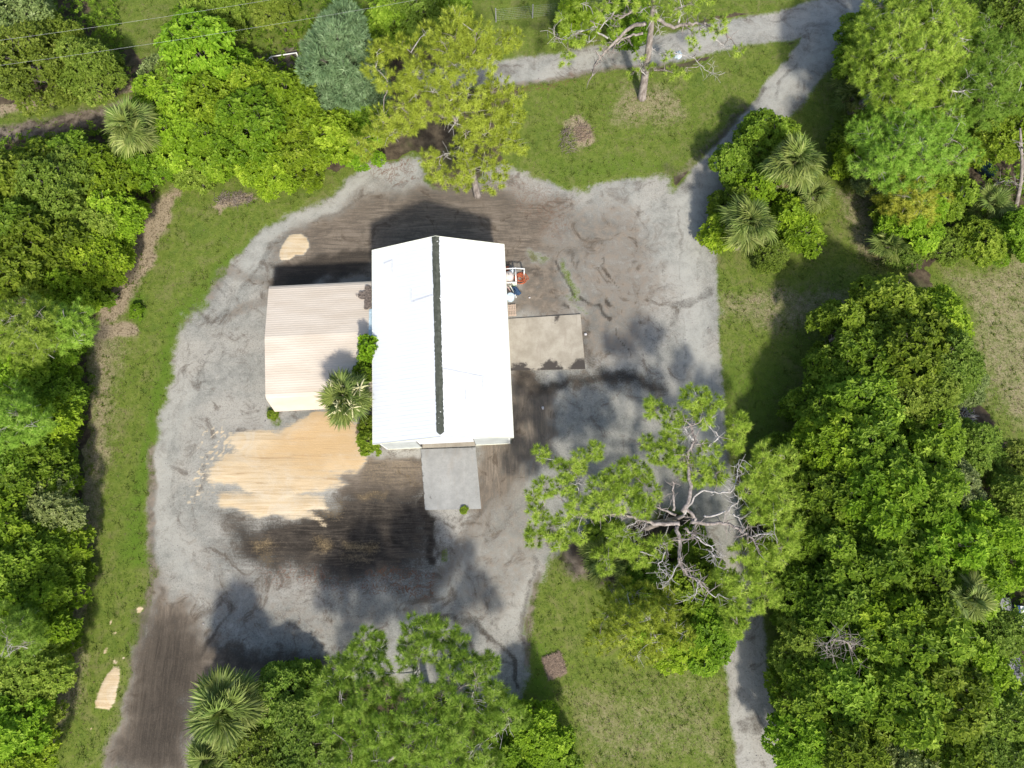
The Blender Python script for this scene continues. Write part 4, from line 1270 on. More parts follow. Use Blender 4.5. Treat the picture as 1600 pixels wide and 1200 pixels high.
for a, b, mt, lab in (((793, 448), (800, 458), 'pink', "pale pink tool handle leaning toward the pale blue drum"), ((797, 446), (803, 457), 'trim_cream', "cream tool handle beside the pink one")):
    p, q_ = at(*a, 1.1), at(*b, .02)
    t_ = empty("garden_tool", (q_.x, q_.y, 0)); tag(t_, lab, "tool")
    d = p - Vector((q_.x, q_.y, 0))
    mb = MB(); mb.tube([d, d * .02], .028, 8); mb.build("handle", M[mt], t_, True)
    mb = MB(); mb.box(-.09, .09, -.02, .02, -.03, .06); mb.build("tool_head", M['black'], t_)
for a, b, mt, lab in (((804, 449), (812, 459), 'blue', "blue folded plastic sheet nearest to the orange hose"), ((801, 449), (806, 460), 'blue', "blue plastic trough between the green bucket and the drum")):
    p, q_ = at(*a, .2), at(*b, .2)
    mid = (p + q_) / 2; d = (q_ - p); L = d.length
    M_ = Matrix.Rotation(math.atan2(d.y, d.x), 4, 'Z')
    mb = MB(); mb.box(-L / 2, L / 2, -.12, .12, -.03, .03, M_); mb.box(-L / 2, L / 2, -.15, -.12, -.03, .16, M_); mb.box(-L / 2, L / 2, .12, .15, -.03, .18, M_); mb.box(-L / 2 - .03, -L / 2, -.15, .15, -.03, .15, M_)
    o = mb.build("plastic_trough", M[mt], None, loc=(mid.x, mid.y, .0)); tag(o, lab, "trough")
def pallet(name, px, py, L, W, yaw, mat, label, z=0.0, ns=5):
    c = at(px, py, z + .12)
    p_ = empty(name, (c.x, c.y, z), yaw); tag(p_, label, "pallet")
    mb = MB(); mb.box(-W / 2, W / 2, -.045, .045, .03, .10); rm = mb.mesh("runner", mat)
    for y in (-L / 2 + .06, 0, L / 2 - .06): link("runner", rm, p_, (0, y, 0))
    sw = W / ns * .72
    mb = MB(); mb.box(-sw / 2, sw / 2, -L / 2, L / 2, .102, .124); sm2 = mb.mesh("slat", mat)
    for i in range(ns): link("slat", sm2, p_, (-W / 2 + (i + .5) * W / ns, rnd.uniform(-.02, .02), rnd.uniform(0, .003)))
    mb = MB(); mb.box(-W / 2, W / 2, -L / 2, L / 2, 0.0, .022)
    return p_
pallet("wooden_pallet", 800, 484.5, .92, .62, YAW, M['palletwood'], "small pale wooden pallet between the drum and the concrete pad")
c = at(805, 461, .1)
mb = MB(); mb.lathe([(.05, -.02), (.055, .12), (.03, .16)], 10); mb.lathe([(.05, -.02), (.05, .08)], 10, (.06, -.14, 0))
tag(mb.build("plastic_cup", M['pvc'], None, loc=(c.x, c.y, 0)), "small white cups on the dirt beside the pale blue drum", "cup")
for px_, py_, s, lab in ((827.5, 465, .09, "white scrap on brown dirt east of the pale blue drum"), (1278, 396, .16, "white litter on the lawn below the palm island"), (915, 522, .12, "pale scrap beside the right edge of the tan pad"), (848, 637, .13, "cream stone on the dark dirt south of the tan pad")):
    c = at(px_, py_, .03)
    g_ = random.Random(int(px_)); vs_ = []
    mb = MB(); mb.lathe([(s * .4, -.05), (s, .01), (s * .8, .05), (s * .2, .07)], 7)
    mb.v = [(x * g_.uniform(.7, 1.3), y * g_.uniform(.5, 1.0), z) for x, y, z in mb.v]
    tag(mb.build("litter_scrap", M['litterwhite'], None, loc=(c.x, c.y, 0), rot=(0, 0, g_.random() * 6)), lab, "litter")

# ------------------------------------------------------------------ things at the margins
# white rail over the ditch
a, b, d = at(424, 88.5, .7), at(463, 82.5, .7), at(414, 97, .5)
rl = empty("pipe_rail", (a.x, a.y, 0)); tag(rl, "white pipe rail over the dark ditch beside the blue-green tree", "rail")
o_ = Vector((a.x, a.y, 0))
mb = MB(); mb.tube([a - o_, b - o_], .05, 8); mb.build("pipe", M['pvc'], rl, True)
mb = MB(); mb.tube([a - o_, d - o_], .05, 8); mb.build("pipe", M['pvc'], rl, True)
for p in (a, b, d):
    q_ = p - o_; mb = MB(); mb.tube([(q_.x, q_.y, -.1), (q_.x, q_.y, q_.z + .05)], .05, 8); mb.build("post", M['pvc'], rl, True)
# wire fence along the back lane
fp = [(775, 34), (832, 28), (890, 22), (950, 15)]
ws = [P(*p) for p in fp]
fn = empty("wire_fence", ws[1].copy()); tag(fn, "thin wire mesh fence with grey posts on the far lawn", "fence")
pm = MB(); pm.tube([(0, 0, -.1), (0, 0, 1.5)], .05, 8); pmm = pm.mesh("post", M['greywood'])
for w in ws: link("post", pmm, fn, w - ws[1])
mb = MB()
for a, b in zip(ws[:-1], ws[1:]):
    for z in [.15 + .2 * i for i in range(7)]:
        mb.tube([a - ws[1] + Vector((0, 0, z)), b - ws[1] + Vector((0, 0, z - .01))], .004, 4, False)
    nseg = int((b - a).length / .3)
    for i in range(1, nseg):
        p = a.lerp(b, i / nseg) - ws[1]
        mb.tube([p + Vector((0, 0, .12)), p + Vector((0, 0, 1.38))], .003, 4, False)
tag(mb.build("wire_mesh", M['galv'], fn), kind='stuff')
# overhead cables
def cable(p, q_, h, sag, lab):
    a, b = P(*p, h), P(*q_, h)
    pts = [a.lerp(b, i / 24) - Vector((0, 0, sag * 4 * (i / 24) * (1 - i / 24))) for i in range(25)]
    mb = MB(); mb.tube(pts, .0055, 5)
    tag(mb.build("overhead_cable", M['cable'], None, True), lab, "cable", "overhead cables")
cable((-200, 88), (760, -62), 11, .5, "upper thin pale cable strung over the top left treetops")
cable((-200, 128), (820, -32), 10, .5, "lower thin pale cable running behind the blue-green tree")

# dark box and leaning bare trunk in the upper right wood
c = at(1546, 262, .6)
bx_ = empty("plastic_bin", (c.x, c.y, 0), R(-38)); tag(bx_, "dark teal plastic bin half hidden in the upper right wood", "bin")
mb = MB(); mb.box(-.62, .62, -.4, .4, -.05, .5); mb.build("bin_body", M['teal'], bx_)
mb = MB(); mb.box(-.66, .66, -.44, .44, .503, .56); mb.box(-.55, .55, -.33, .33, .56, .585); mb.build("lid", M['teal'], bx_)
for sx in (-.45, .45):
    mb = MB(); M_ = Matrix.Translation((sx, -.4, .07)) @ Matrix.Rotation(R(90), 4, 'X'); mb.lathe([(.1, 0), (.1, .05)], 14); mb.v = [tuple(M_ @ Vector(v)) for v in mb.v]; mb.build("wheel", M['black'], bx_)
def dead_tree(name, label, pts, r0, seed, twigs=10, white=True, cat="dead tree"):
    g = random.Random(seed)
    w = [P(*p) for p in pts]
    o = empty(name, (w[0].x, w[0].y, 0)); tag(o, label, cat)
    q = lerp_poly([p - o.location for p in w], 6); n = len(q)
    mt = M['twig_white'] if white else M['bark_pale']
    mb = MB(); mb.tube(q, [r0 * (1 - .7 * i / (n - 1)) for i in range(n)], 8); mb.build("trunk", mt, o, True)
    for i in range(twigs):
        s = q[g.randrange(n // 3, n)]
        d = Vector((g.gauss(0, 1), g.gauss(0, 1), g.gauss(.1, .4))).normalized() * g.uniform(.5, 1.7)
        m_ = s + d * .5 + Vector((g.gauss(0, .12), g.gauss(0, .12), g.gauss(0, .1)))
        mb = MB(); mb.tube([s, m_, s + d], [r0 * .3, r0 * .2, .01], 5, False)
        for k in range(3):
            mb.tube([m_, m_ + Vector((g.gauss(0, .4), g.gauss(0, .4), g.gauss(.05, .2)))], [r0 * .14, .007], 4, False)
        mb.build("branch", mt, o, True)
    return o
dead_tree("dead_tree", "tall bare leaning trunk at the upper right beside the dark bin", [(1586, 325, 0), (1592, 300, 2), (1597, 262, 5), (1594, 200, 7)], .2, 3, 10, False)
dead_tree("fallen_branch", "pale fallen branch below the dark bin in the upper right wood", [(1495, 312, .4), (1520, 300, .7), (1545, 292, .5), (1575, 280, .9)], .07, 5, 8)
c = at(1562, 300, .2)
mb = MB(); mb.tube([(-.45, .3, .12), (.4, -.3, .13)], .11, 10); tag(mb.build("cut_log", M['bark_pale'], None, True, loc=(c.x, c.y, 0)), "short cut log on the ground below the dark bin", "log")

# right margin: slatted platform, old timber rack, white car edge, stump, fallen log
c = at(1482, 628, 1.0)
rk = empty("slatted_bench", (c.x, c.y, 0), R(-4)); tag(rk, "bluish grey slatted bench half under the wood beside the right lawn", "bench")
mb = MB(); mb.box(-.75, .75, -.075, .075, .72, .76); sm3 = mb.mesh("slat", M['greywood'])
for i in range(7): link("slat", sm3, rk, (rnd.uniform(-.03, .03), -.75 + i * .25, 0))
mb = MB(); mb.box(-.05, .05, -.05, .05, -.1, .655); lm = mb.mesh("leg", M['greywood'])
for sx in (-.6, .6):
    for sy in (-.65, .65): link("leg", lm, rk, (sx, sy, 0))
mb = MB(); mb.box(-.64, -.56, -.82, .82, .66, .717); mb.box(.56, .64, -.82, .82, .66, .717); mb.build("bearer", M['greywood'], rk)
c = at(1588, 1035, .6)
rk = empty("timber_rail", (c.x, c.y, 0), R(8)); tag(rk, "long grey plank walkway under trees at the lower right edge", "walkway")
mb = MB(); mb.box(-.5, .5, -.085, .085, .30, .34); sm3 = mb.mesh("plank", M['greywood'])
for i in range(20): link("plank", sm3, rk, (rnd.uniform(-.03, .03), -2 + i * .2, 0))
mb = MB(); mb.box(-.45, -.35, -2.1, 2.1, -.1, .298); mb.box(.35, .45, -2.1, 2.1, -.1, .298); mb.build("bearer", M['greywood'], rk)
mb = MB(); mb.tube([(-.48, -2.1, .9), (-.48, 2.1, .9)], .05, 8); 
for y in (-2, -.7, .7, 2): mb.tube([(-.48, y, .34), (-.48, y, .9)], .045, 8)
mb.build("rail", M['greywood'], rk)
c = at(1606, 966, 1.0)
ct = empty("utility_trailer", (c.x, c.y, 0), R(-3)); tag(ct, "white topped blue trailer cut off by the right edge", "trailer")
mb = MB(); mb.box(-.6, .6, -.8, .8, .45, 1.0); mb.build("trailer_body", M['blue'], ct)
mb = MB()
for i in range(6): mb.box(-.45, .62, -.78 + i * .262, -.78 + i * .262 + .25, 1.003, 1.03 + .01 * (i % 2))
mb.build("cover_panel", M['pvc'], ct)
mb = MB(); M_ = Matrix.Rotation(R(90), 4, 'Y'); mb.lathe([(.15, -.08), (.33, -.09), (.33, .09), (.15, .08)], 20); mb.v = [tuple(M_ @ Vector(v)) for v in mb.v]; wm = mb.mesh("wheel", M['black'], True)
for x in (-.68, .68): link("wheel", wm, ct, (x, 0, .3))
mb = MB(); mb.tube([(0, -.8, .5), (0, -1.6, .45)], .05, 8); mb.tube([(0, -1.55, .45), (0, -1.55, -.05)], .035, 8); mb.build("tow_bar", M['galv'], ct)
c = at(1569, 945, .5)
cr = empty("stacked_crate", (c.x, c.y, 0), R(6)); tag(cr, "small grey weathered crate in a gap of the right wood", "crate")
for i in range(5):
    mb = MB(); mb.box(-.5 + i * .2 + .012, -.5 + (i + 1) * .2 - .012, -.42, .42, .52, .55); mb.build("slat", M['greywood'], cr)
for sy in (-.42, .39):
    for z in (-.02, .18, .36):
        mb = MB(); mb.box(-.5, .5, sy, sy + .03, z, z + .13); mb.build("slat", M['greywood'], cr)
for sx in (-.46, .38):
    mb = MB(); mb.box(sx, sx + .08, -.386, .386, -.05, .518); mb.build("post", M['greywood'], cr)
c = at(1527, 762, .7)
cr = empty("white_cooler", (c.x, c.y, 0), R(4)); tag(cr, "small white topped black box in a dark gap of the right wood", "box")
mb = MB(); mb.box(-.33, .33, -.24, .24, -.05, .5); mb.build("box_body", M['black'], cr)
mb = MB(); mb.box(-.36, .36, -.05, .27, .503, .57); mb.box(-.3, .3, 0, .22, .57, .59); mb.build("lid", M['pvc'], cr)
dead_tree("fallen_branch", "pale dead branch crossing the edge of the right wood near lawn", [(1518, 697, 1.2), (1532, 692, 1.4), (1550, 690, 1.2)], .06, 8, 5)
dead_tree("dead_tree", "grey leafless tree inside the right wood with fine pale twigs", [(1332, 1040, 0), (1333, 1030, 4), (1325, 1005, 7), (1300, 1000, 8.3), (1290, 1010, 9)], .07, 9, 30, False)
c = at(1502, 656, .3)
def twig_heap(name, label, px, py, rx, ry, n, mt, seed, hh=.35):
    g = random.Random(seed); c = P(px, py, 0)
    mb = MB()
    for i in range(n):
        a = g.random() * 6.28; f = math.sqrt(g.random())
        x, y = rx * f * math.cos(a), ry * f * math.sin(a)
        z = hh * (1 - f * f) * g.random() + .02
        b = g.gauss(.5, .8); l = g.uniform(.2, .7)
        mb.tube([(x, y, z), (x + l * .5 * math.cos(b), y + l * .5 * math.sin(b), z + g.uniform(0, .08)), (x + l * math.cos(b), y + l * math.sin(b), max(.0, z + g.uniform(-.08, .06)))], [.014, .016, .006], 4, False)
    o = mb.build(name, M[mt], None, loc=(c.x, c.y, 0)); tag(o, label, "twig heap"); return o
twig_heap("twig_heap", "grey dry brush heap at the edge of right wood below the bench", 1500, 655, .9, .8, 160, 'twig_white', 1, .8)
twig_heap("twig_heap", "brown brush strewn on the grass beside the upper left bushes", 363, 312, 1.5, .6, 190, 'bark', 2, .3)
twig_heap("twig_heap", "dry brown tuft of twigs on the middle of the north lawn", 908, 208, .8, .9, 120, 'straw', 3, .25)
twig_heap("twig_heap", "low grey weeds and sticks left of the dry tuft on north lawn", 884, 222, .7, 1.1, 110, 'bark', 4, .3)
# pine straw square
c = at(866, 1040, .05)
g3 = np.random.default_rng(4)
n = 900
X = np.stack([g3.uniform(-.62, .62, n), g3.uniform(-.68, .68, n), g3.uniform(.0, .13, n)], 1)
X[:, :2] *= (1 + g3.normal(0, .05, (n, 1)))
lv = needles(X, np.tile([[0, 0, 1.]], (n, 1)), 4, .24, .03, g3, 70, 100)
o = link("straw_heap", np_mesh("straw_heap", lv[0], lv[1], M['straw'], {'tint': lv[2]}), None, (c.x, c.y, .0), (0, 0, R(20)))
tag(o, "square heap of pinkish brown pine straw on the south lawn", "straw heap")
# plastic bag in the north pine
c = P(1060, 86, 3.2)
g4 = np.random.default_rng(8)
mb = MB(); mb.lathe([(.05, -.3), (.24, -.2), (.3, 0), (.2, .2), (.08, .32), (.03, .36)], 12)
mb.v = [tuple(np.array(v) * (1 + g4.normal(0, .18, 3))) for v in mb.v]
o = mb.build("plastic_bag", M['bucket'], None, loc=c); tag(o, "pale blue plastic bag caught on twigs beside the north pine trunk", "bag")
# ------------------------------------------------------------------ broadleaf trees and bushes
# (kind, x, y, radius, height, label)   x, y: where the crown shows
G_N = "bright bushes north of the yard"
G_L = "trees of the left wood"
G_R = "trees of the right wood"
G_T = "trees along the far lane"
G_U = "trees of the upper right wood"
G_C = "shrubs of the palm island"
G_B = "bushes along the lower edge"
TREES = [
 # far top left
 ('grey', 14, 28, 3.0, 7, "pale grey-green tree in the top left corner of the photo", G_T),
 ('oak', 42, 92, 3.4, 7, "dark olive tree above the brown verge near the top left corner", G_T),
 ('oak', 138, 102, 2.7, 6, "olive round tree above the brown verge, right of its darker twin", G_T),
 ('oak', 78, 52, 1.9, 5, "small olive tree between the top left corner tree and the far lawn", G_T),
 ('oak', 330, 4, 2.5, 5.5, "olive tree crossed by the upper cable at the top edge", G_T),
 ('oak', 425, 0, 2.0, 5.5, "olive tree at the top edge between upper cable and blue-green tree", G_T),
 ('pepper', 312, 84, 3.4, 7.5, "tall bright green tree directly below the lower cable", G_T),
 ('grey', 252, 118, 1.7, 4.5, "small grey-green tree left of the tall tree under the cable", G_T),
 ('oak', 285, 128, 2.2, 6, "low olive tree at the foot of the tall tree under the cable", G_T),
 ('cedar', 522, 88, 3.3, 9.5, "blue-green feathery tree beside the white pipe rail", G_T),
 ('cedar', 556, 128, 2.3, 7, "lower blue-green tree touching the bright bushes", G_T),
 ('laurel', 612, 26, 2.2, 6, "dark green tree between blue-green tree and the yellowish pine", G_T),
 ('oak', 645, 6, 2.4, 7, "olive tree at the top edge above the yellowish pine", G_T),
 ('laurel', 700, 3, 1.9, 5, "dark green shrub at the top edge by the far lawn", G_T),
 ('pepper', 905, 22, 1.9, 3.5, "bright shrub behind the lane under the leaning bare boughs", G_T),
 ('pepper', 985, 28, 2.2, 4, "bright shrub behind the stem of the north pine", G_T),
 # bright bush mass
 ('pepper', 262, 160, 2.5, 5.5, "bright bush above the small palm in the upper left", G_N),
 ('pepper', 285, 212, 2.6, 5, "bright bush right of the small palm in the upper left", G_N),
 ('pepper', 335, 165, 2.8, 6, "bright bush at the foot of the tall tree, second from the small palm", G_N),
 ('pepper', 345, 228, 2.7, 5, "bright bush above the brown brush on the left lawn", G_N),
 ('pepper', 400, 140, 2.3, 5.5, "bright bush just below the white pipe rail", G_N),
 ('pepper', 405, 200, 3.2, 6.5, "broad bright bush in the middle of the bush mass", G_N),
 ('pepper', 462, 172, 2.9, 6.5, "bright bush at the lower left of the blue-green tree", G_N),
 ('pepper', 418, 258, 2.4, 4.8, "bright bush bulging onto the lawn edge at the mass's lower side", G_N),
 ('pepper', 468, 240, 2.6, 5, "bright bush above the upper end of the gravel ring", G_N),
 ('pepper', 518, 208, 2.8, 5.5, "bright bush directly below the lower blue-green tree", G_N),
 ('pepper', 560, 225, 2.1, 4, "bright low bush beside the rusty gravel end", G_N),
 ('laurel', 572, 172, 2.0, 5, "deep green bush wedged between bright mass and yellowish pine", G_N),
 ('oak', 300, 262, 1.8, 3, "olive low bush where the brown strip meets the upper lawn", G_N),
 # left mass
 ('laurel', 75, 248, 1.9, 4.2, "deep green shrub beside the dark track on the left", G_L),
 ('laurel', 120, 250, 2.2, 4.6, "deep green bush between the dark track and the small palm", G_L),
 ('pepper', 222, 250, 2.3, 4.5, "yellow-green bush directly below the small palm", G_L),
 ('laurel', 30, 285, 3, 7, "deep green tree against the left edge, first below the dark track", G_L),
 ('oak', 90, 305, 3.2, 7, "yellowish olive tree with twigs showing, left of centre in the upper left wood", G_L),
 ('pepper', 162, 275, 2.6, 5.5, "bright bush two crowns below the small palm", G_L),
 ('oak', 120, 345, 2.6, 6, "olive crown just below the yellowish olive tree", G_L),
 ('pepper', 175, 335, 2.3, 5, "bright bush facing the upper end of the brown strip", G_L),
 ('laurel', 28, 355, 3.1, 7.5, "deep green tree against the left edge, second below the dark track", G_L),
 ('laurel', 70, 385, 3, 7.5, "deep green tree inside the wood left of the leafy brown gap", G_L),
 ('pepper', 145, 395, 2.4, 5.5, "bright bush above the bare patch across the brown strip", G_L),
 ('laurel', 40, 425, 3, 7.5, "deep green tree above the twin slanted pine stems", G_L),
 ('pepper', 79, 440, 2.35, 6, "bright crown above the slanted pine stems by the wood's edge", G_L),
 ('laurel', 132, 450, 1.8, 3, "small dark bush at the left end of the bare patch", G_L),
 ('laurel', 45, 560, 2.6, 6, "deep green crown below the slanted pine stems", G_L),
 ('pepper', 86, 560, 2.05, 4.5, "bright bush at the wood's edge beside the widest dry strip", G_L),
 ('pepper', 30, 590, 2.5, 6, "bright crown at the left edge level with the tan shed's foot", G_L),
 ('laurel', 72, 620, 2.05, 5, "deep green bush at the wood's edge level with the palm by the shed", G_L),
 ('pepper', 55, 650, 2.5, 6, "bright crown behind the wood's edge level with the top of the sand", G_L),
 ('pepper', 76, 672, 1.85, 4.5, "bright bush at the wood's edge level with the upper sand spread", G_L),
 ('laurel', 49, 730, 2.45, 6, "deep green crown level with the middle of the sand spread", G_L),
 ('laurel', 25, 715, 2.6, 6.5, "deep green tree at the left edge level with the middle of the sand", G_L),
 ('pepper', 76, 775, 1.8, 4, "bright bush at the wood's edge level with the foot of the sand", G_L),
 ('grey', 60, 790, 2.6, 6, "grey-green crown in the wood level with the foot of the sand", G_L),
 ('pepper', 20, 815, 2.6, 6.5, "bright crown at the left edge, first below the grey-green one", G_L),
 ('pepper', 49, 850, 2.55, 6, "bright crown reaching the lawn, level with the black dirt", G_L),
 ('laurel', 30, 890, 2.8, 7, "deep green tree at the left edge level with the black dirt", G_L),
 ('laurel', 118, 888, 1.2, 1.6, "small dark shrub standing out on the lower left lawn edge", G_L),
 ('laurel', 54, 925, 2.25, 5.5, "deep green crown at the wood's edge below the small dark shrub", G_L),
 ('pepper', 45, 960, 2.7, 6.5, "bright crown second from the left edge above the long sand patch", G_L),
 ('laurel', 59, 985, 1.95, 4.5, "deep green bush at the wood's edge left of the scattered sand spots", G_L),
 ('pepper', 59, 1035, 1.95, 4.5, "bright bush at the wood's edge left of the long sand patch's top", G_L),
 ('oak', 30, 1035, 2.7, 6.5, "olive crown at the left edge left of the long sand patch", G_L),
 ('oak', 42, 1090, 2.3, 5, "olive bush at the wood's edge left of the long sand patch's foot", G_L),
 ('pepper', 15, 1120, 2.6, 6, "bright crown at the left edge below the long sand patch", G_L),
 ('pepper', 20, 1185, 2.2, 4.5, "bright bush in the bottom left corner of the photo", G_L),
 # palm island
 ('laurel', 1190, 208, 2.0, 4.2, "deep green shrub at the top of the palm island", G_C),
 ('laurel', 1222, 212, 1.5, 3.4, "small green shrub behind the largest palm of the island", G_C),
 ('laurel', 1152, 255, 1.9, 4.0, "dark shrub on the island's left side beside the road", G_C),
 ('pepper', 1180, 292, 1.8, 3.8, "bright shrub between the two large palms of the island", G_C),
 ('laurel', 1142, 318, 1.5, 3.2, "dark shrub bulging towards the road, left middle of the island", G_C),
 ('pepper', 1132, 362, 1.6, 3.0, "bright shrub at the lower left corner of the island", G_C),
 ('pepper', 1236, 330, 1.7, 3.2, "bright shrub below the largest palm of the island", G_C),
 ('pepper', 1258, 368, 1.5, 2.6, "bright low shrub at the lower right of the island", G_C),
 ('oak', 1205, 398, 1.3, 2.2, "olive low shrub at the lower tip of the island", G_C),
 ('oak', 1272, 318, 1.2, 2.4, "olive low shrub at the island's right rim", G_C),
 # upper right wood
 ('laurel', 1352, 42, 2.0, 4.5, "dark shrub where the two tracks join at the top", G_U),
 ('laurel', 1335, 92, 1.7, 3.6, "dark shrub beside the track, second from the top", G_U),
 ('laurel', 1338, 208, 1.8, 3.5, "dark shrub left of the large pine above the bright one", G_U),
 ('pepper', 1328, 245, 1.5, 3.0, "bright shrub at the left foot of the upper right wood", G_U),
 ('grey', 1375, 268, 2.0, 4.2, "grey-green shrub below the bright one at the wood's left foot", G_U),
 ('pepper', 1440, 345, 2.4, 4.6, "bright bush at the lower end of the upper right wood", G_U),
 ('laurel', 1392, 330, 1.4, 3.0, "dark shrub above the palmetto at the wood's lower tip", G_U),
 ('oak', 1415, 395, 1.4, 2.4, "olive low shrub right of the palmetto at the wood's lower tip", G_U),
 ('laurel', 1480, 300, 2.2, 5, "deep green crown left of the dark bin", G_U),
 ('laurel', 1535, 375, 2.0, 3.6, "deep green bush below the dead leaning trunk", G_U),
 ('pepper', 1585, 365, 2.2, 3.8, "bright bush at the right edge below the leaning trunk", G_U),
 ('oak', 1478, 385, 1.6, 2.6, "olive low bush between bright bush and the right lawn", G_U),
 ('laurel', 1575, 205, 2.4, 5.5, "deep green crown above the dark bin at the right edge", G_U),
 ('oak', 1590, 30, 3.2, 8, "olive tree in the top right corner of the photo", G_U),
 ('oak', 1590, 120, 2.8, 7, "olive tree at the right edge above the dark bin", G_U),
 ('laurel', 1440, 20, 2.4, 6, "dark crown at the top edge inside the upper right wood", G_U),
 # right wood
 ('laurel', 1330, 512, 2.7, 6.5, "deep green tree at the upper left shoulder of the right wood", G_R),
 ('laurel', 1395, 492, 2.9, 7, "deep green tree at the upper tip of the right wood", G_R),
 ('pepper', 1462, 505, 2.8, 6.5, "bright tree at the upper right shoulder of the right wood", G_R),
 ('laurel', 1345, 568, 2.8, 7, "deep green tree above the dark hollow of the right wood", G_R),
 ('laurel', 1410, 552, 3.2, 8.5, "deep green high crown in the middle of the wood's upper end", G_R),
 ('oak', 1462, 572, 3.0, 8, "yellowish fine-leaved tree left of the mown right lawn", G_R),
 ('oak', 1425, 618, 2.8, 7.5, "yellowish fine-leaved tree left of the slatted bench", G_R),
 ('grey', 1502, 590, 1.9, 4.5, "grey-green bush above the slatted bench on the lawn side", G_R),
 ('laurel', 1290, 645, 2.4, 5.5, "deep green tree at the left rim of the wood below the hollow", G_R),
 ('laurel', 1350, 642, 3.0, 7.5, "deep green crown right of the hollow", G_R),
 ('laurel', 1240, 722, 2.2, 5.0, "deep green bush nearest to the big bare-boughed pine's right side", G_R),
 ('pepper', 1300, 705, 2.8, 7, "bright crown with stems showing, left part of the wood", G_R),
 ('laurel', 1368, 712, 3.0, 8, "deep green crown straight below the one right of the hollow", G_R),
 ('laurel', 1435, 690, 2.7, 7, "deep green crown below the slatted bench", G_R),
 ('oak', 1520, 705, 2.2, 4.5, "olive bush beside the pale dead branch on the lawn side", G_R),
 ('oak', 1575, 722, 2.1, 4.0, "olive bush at the lower corner of the right lawn", G_R),
 ('laurel', 1290, 785, 2.8, 7, "deep green crown right of the big pine, level with its bare boughs", G_R),
 ('pepper', 1358, 790, 3.2, 8.5, "broad bright crown in the heart of the right wood", G_R),
 ('laurel', 1430, 775, 3.0, 8, "deep green crown left of the white topped black box", G_R),
 ('grey', 1488, 765, 2.4, 6, "grey-green crown next to the white topped black box", G_R),
 ('oak', 1578, 785, 2.4, 5.5, "olive crown right of the white topped black box", G_R),
 ('laurel', 1252, 850, 2.3, 5.5, "deep green bush at the left rim, level with the pine's lower boughs", G_R),
 ('laurel', 1312, 862, 2.9, 7.5, "deep green crown second from the left rim, level with the pine's lower boughs", G_R),
 ('laurel', 1385, 865, 3.0, 8, "deep green crown below the broad bright one", G_R),
 ('pepper', 1455, 850, 3.0, 8, "bright crown between the white topped box and the crate", G_R),
 ('pepper', 1530, 848, 2.8, 7, "bright crown above the crate", G_R),
 ('pepper', 1588, 870, 2.3, 5.5, "bright crown at the right edge above the trailer", G_R),
 ('laurel', 1240, 925, 2.2, 5, "deep green bush overhanging the grass beside the lower road", G_R),
 ('laurel', 1300, 935, 2.8, 7, "deep green crown above the leafless tree", G_R),
 ('pepper', 1368, 938, 2.9, 7.5, "bright crown at the upper right of the leafless tree", G_R),
 ('laurel', 1440, 930, 2.9, 7.5, "deep green crown two crowns left of the crate", G_R),
 ('pepper', 1508, 912, 2.6, 6.5, "bright crown next left of the crate", G_R),
 ('oak', 1548, 985, 2.5, 6, "olive crown below the crate and left of the trailer", G_R),
 ('oak', 1272, 1010, 2.4, 6, "olive crown left of the leafless tree by the lower road", G_R),
 ('laurel', 1385, 1015, 3.0, 8, "deep green crown right of the leafless tree", G_R),
 ('laurel', 1455, 1005, 2.9, 7.5, "deep green crown midway between leafless tree and plank walkway", G_R),
 ('pepper', 1520, 1045, 2.7, 6.5, "bright crown left of the plank walkway", G_R),
 ('laurel', 1265, 1082, 2.5, 6, "deep green crown at the left rim, first below the leafless tree", G_R),
 ('laurel', 1330, 1085, 2.8, 7, "deep green crown straight below the leafless tree", G_R),
 ('laurel', 1400, 1090, 3.0, 8, "deep green crown below right of the leafless tree", G_R),
 ('laurel', 1472, 1082, 2.9, 7.5, "deep green crown below left of the plank walkway", G_R),
 ('oak', 1545, 1110, 2.6, 6, "olive crown below the plank walkway", G_R),
 ('laurel', 1592, 1130, 2.2, 5, "deep green bush at the right edge below the plank walkway", G_R),
 ('pepper', 1262, 1150, 2.3, 5.5, "bright bush at the wood's lower left corner beside the road", G_R),
 ('laurel', 1330, 1160, 2.8, 7, "deep green crown at the lower edge, second from the road", G_R),
 ('grey', 1412, 1172, 2.5, 6.5, "grey-green crown at the lower edge of the right wood", G_R),
 ('laurel', 1480, 1160, 2.8, 7, "deep green crown at the lower edge, right of the grey-green one", G_R),
 ('oak', 1550, 1180, 2.6, 6, "olive crown at the lower edge near the bottom right corner", G_R),
 ('oak', 1598, 1190, 2.2, 5, "olive bush in the bottom right corner of the photo", G_R),
 # under the big pine
 ('laurel', 1085, 920, 2.5, 5, "deep green bush under the lower boughs of the big pine", G_B),
 ('pepper', 1110, 985, 2.6, 5.2, "bright bush at the road below the big pine", G_B),
 ('pepper', 1062, 1000, 2.1, 4.5, "bright bush left of the one at the road below the big pine", G_B),
 ('laurel', 1020, 915, 1.9, 3.6, "deep green bush left of the other one under the big pine", G_B),
 ('laurel', 1080, 850, 1.5, 2.6, "deep green shrub at the foot of the big pine", G_B),
 ('laurel', 945, 830, 1.2, 2.0, "small dark shrub above the palmetto under the big pine", G_B),
 ('pepper', 1010, 970, 1.8, 3.6, "bright bush nearest to the south lawn under the big pine", G_B),
 # lower edge
 ('oak', 432, 1098, 2.5, 3.8, "dark olive bush right of the large lower palm", G_B),
 ('oak', 470, 1160, 2.8, 4.6, "olive crown between the lower palm and the lower pine", G_B),
 ('oak', 395, 1175, 2.2, 4.5, "olive bush below the large lower palm", G_B),
 ('laurel', 468, 1075, 1.7, 2.2, "dark low bush at the edge of the shaded dirt", G_B),
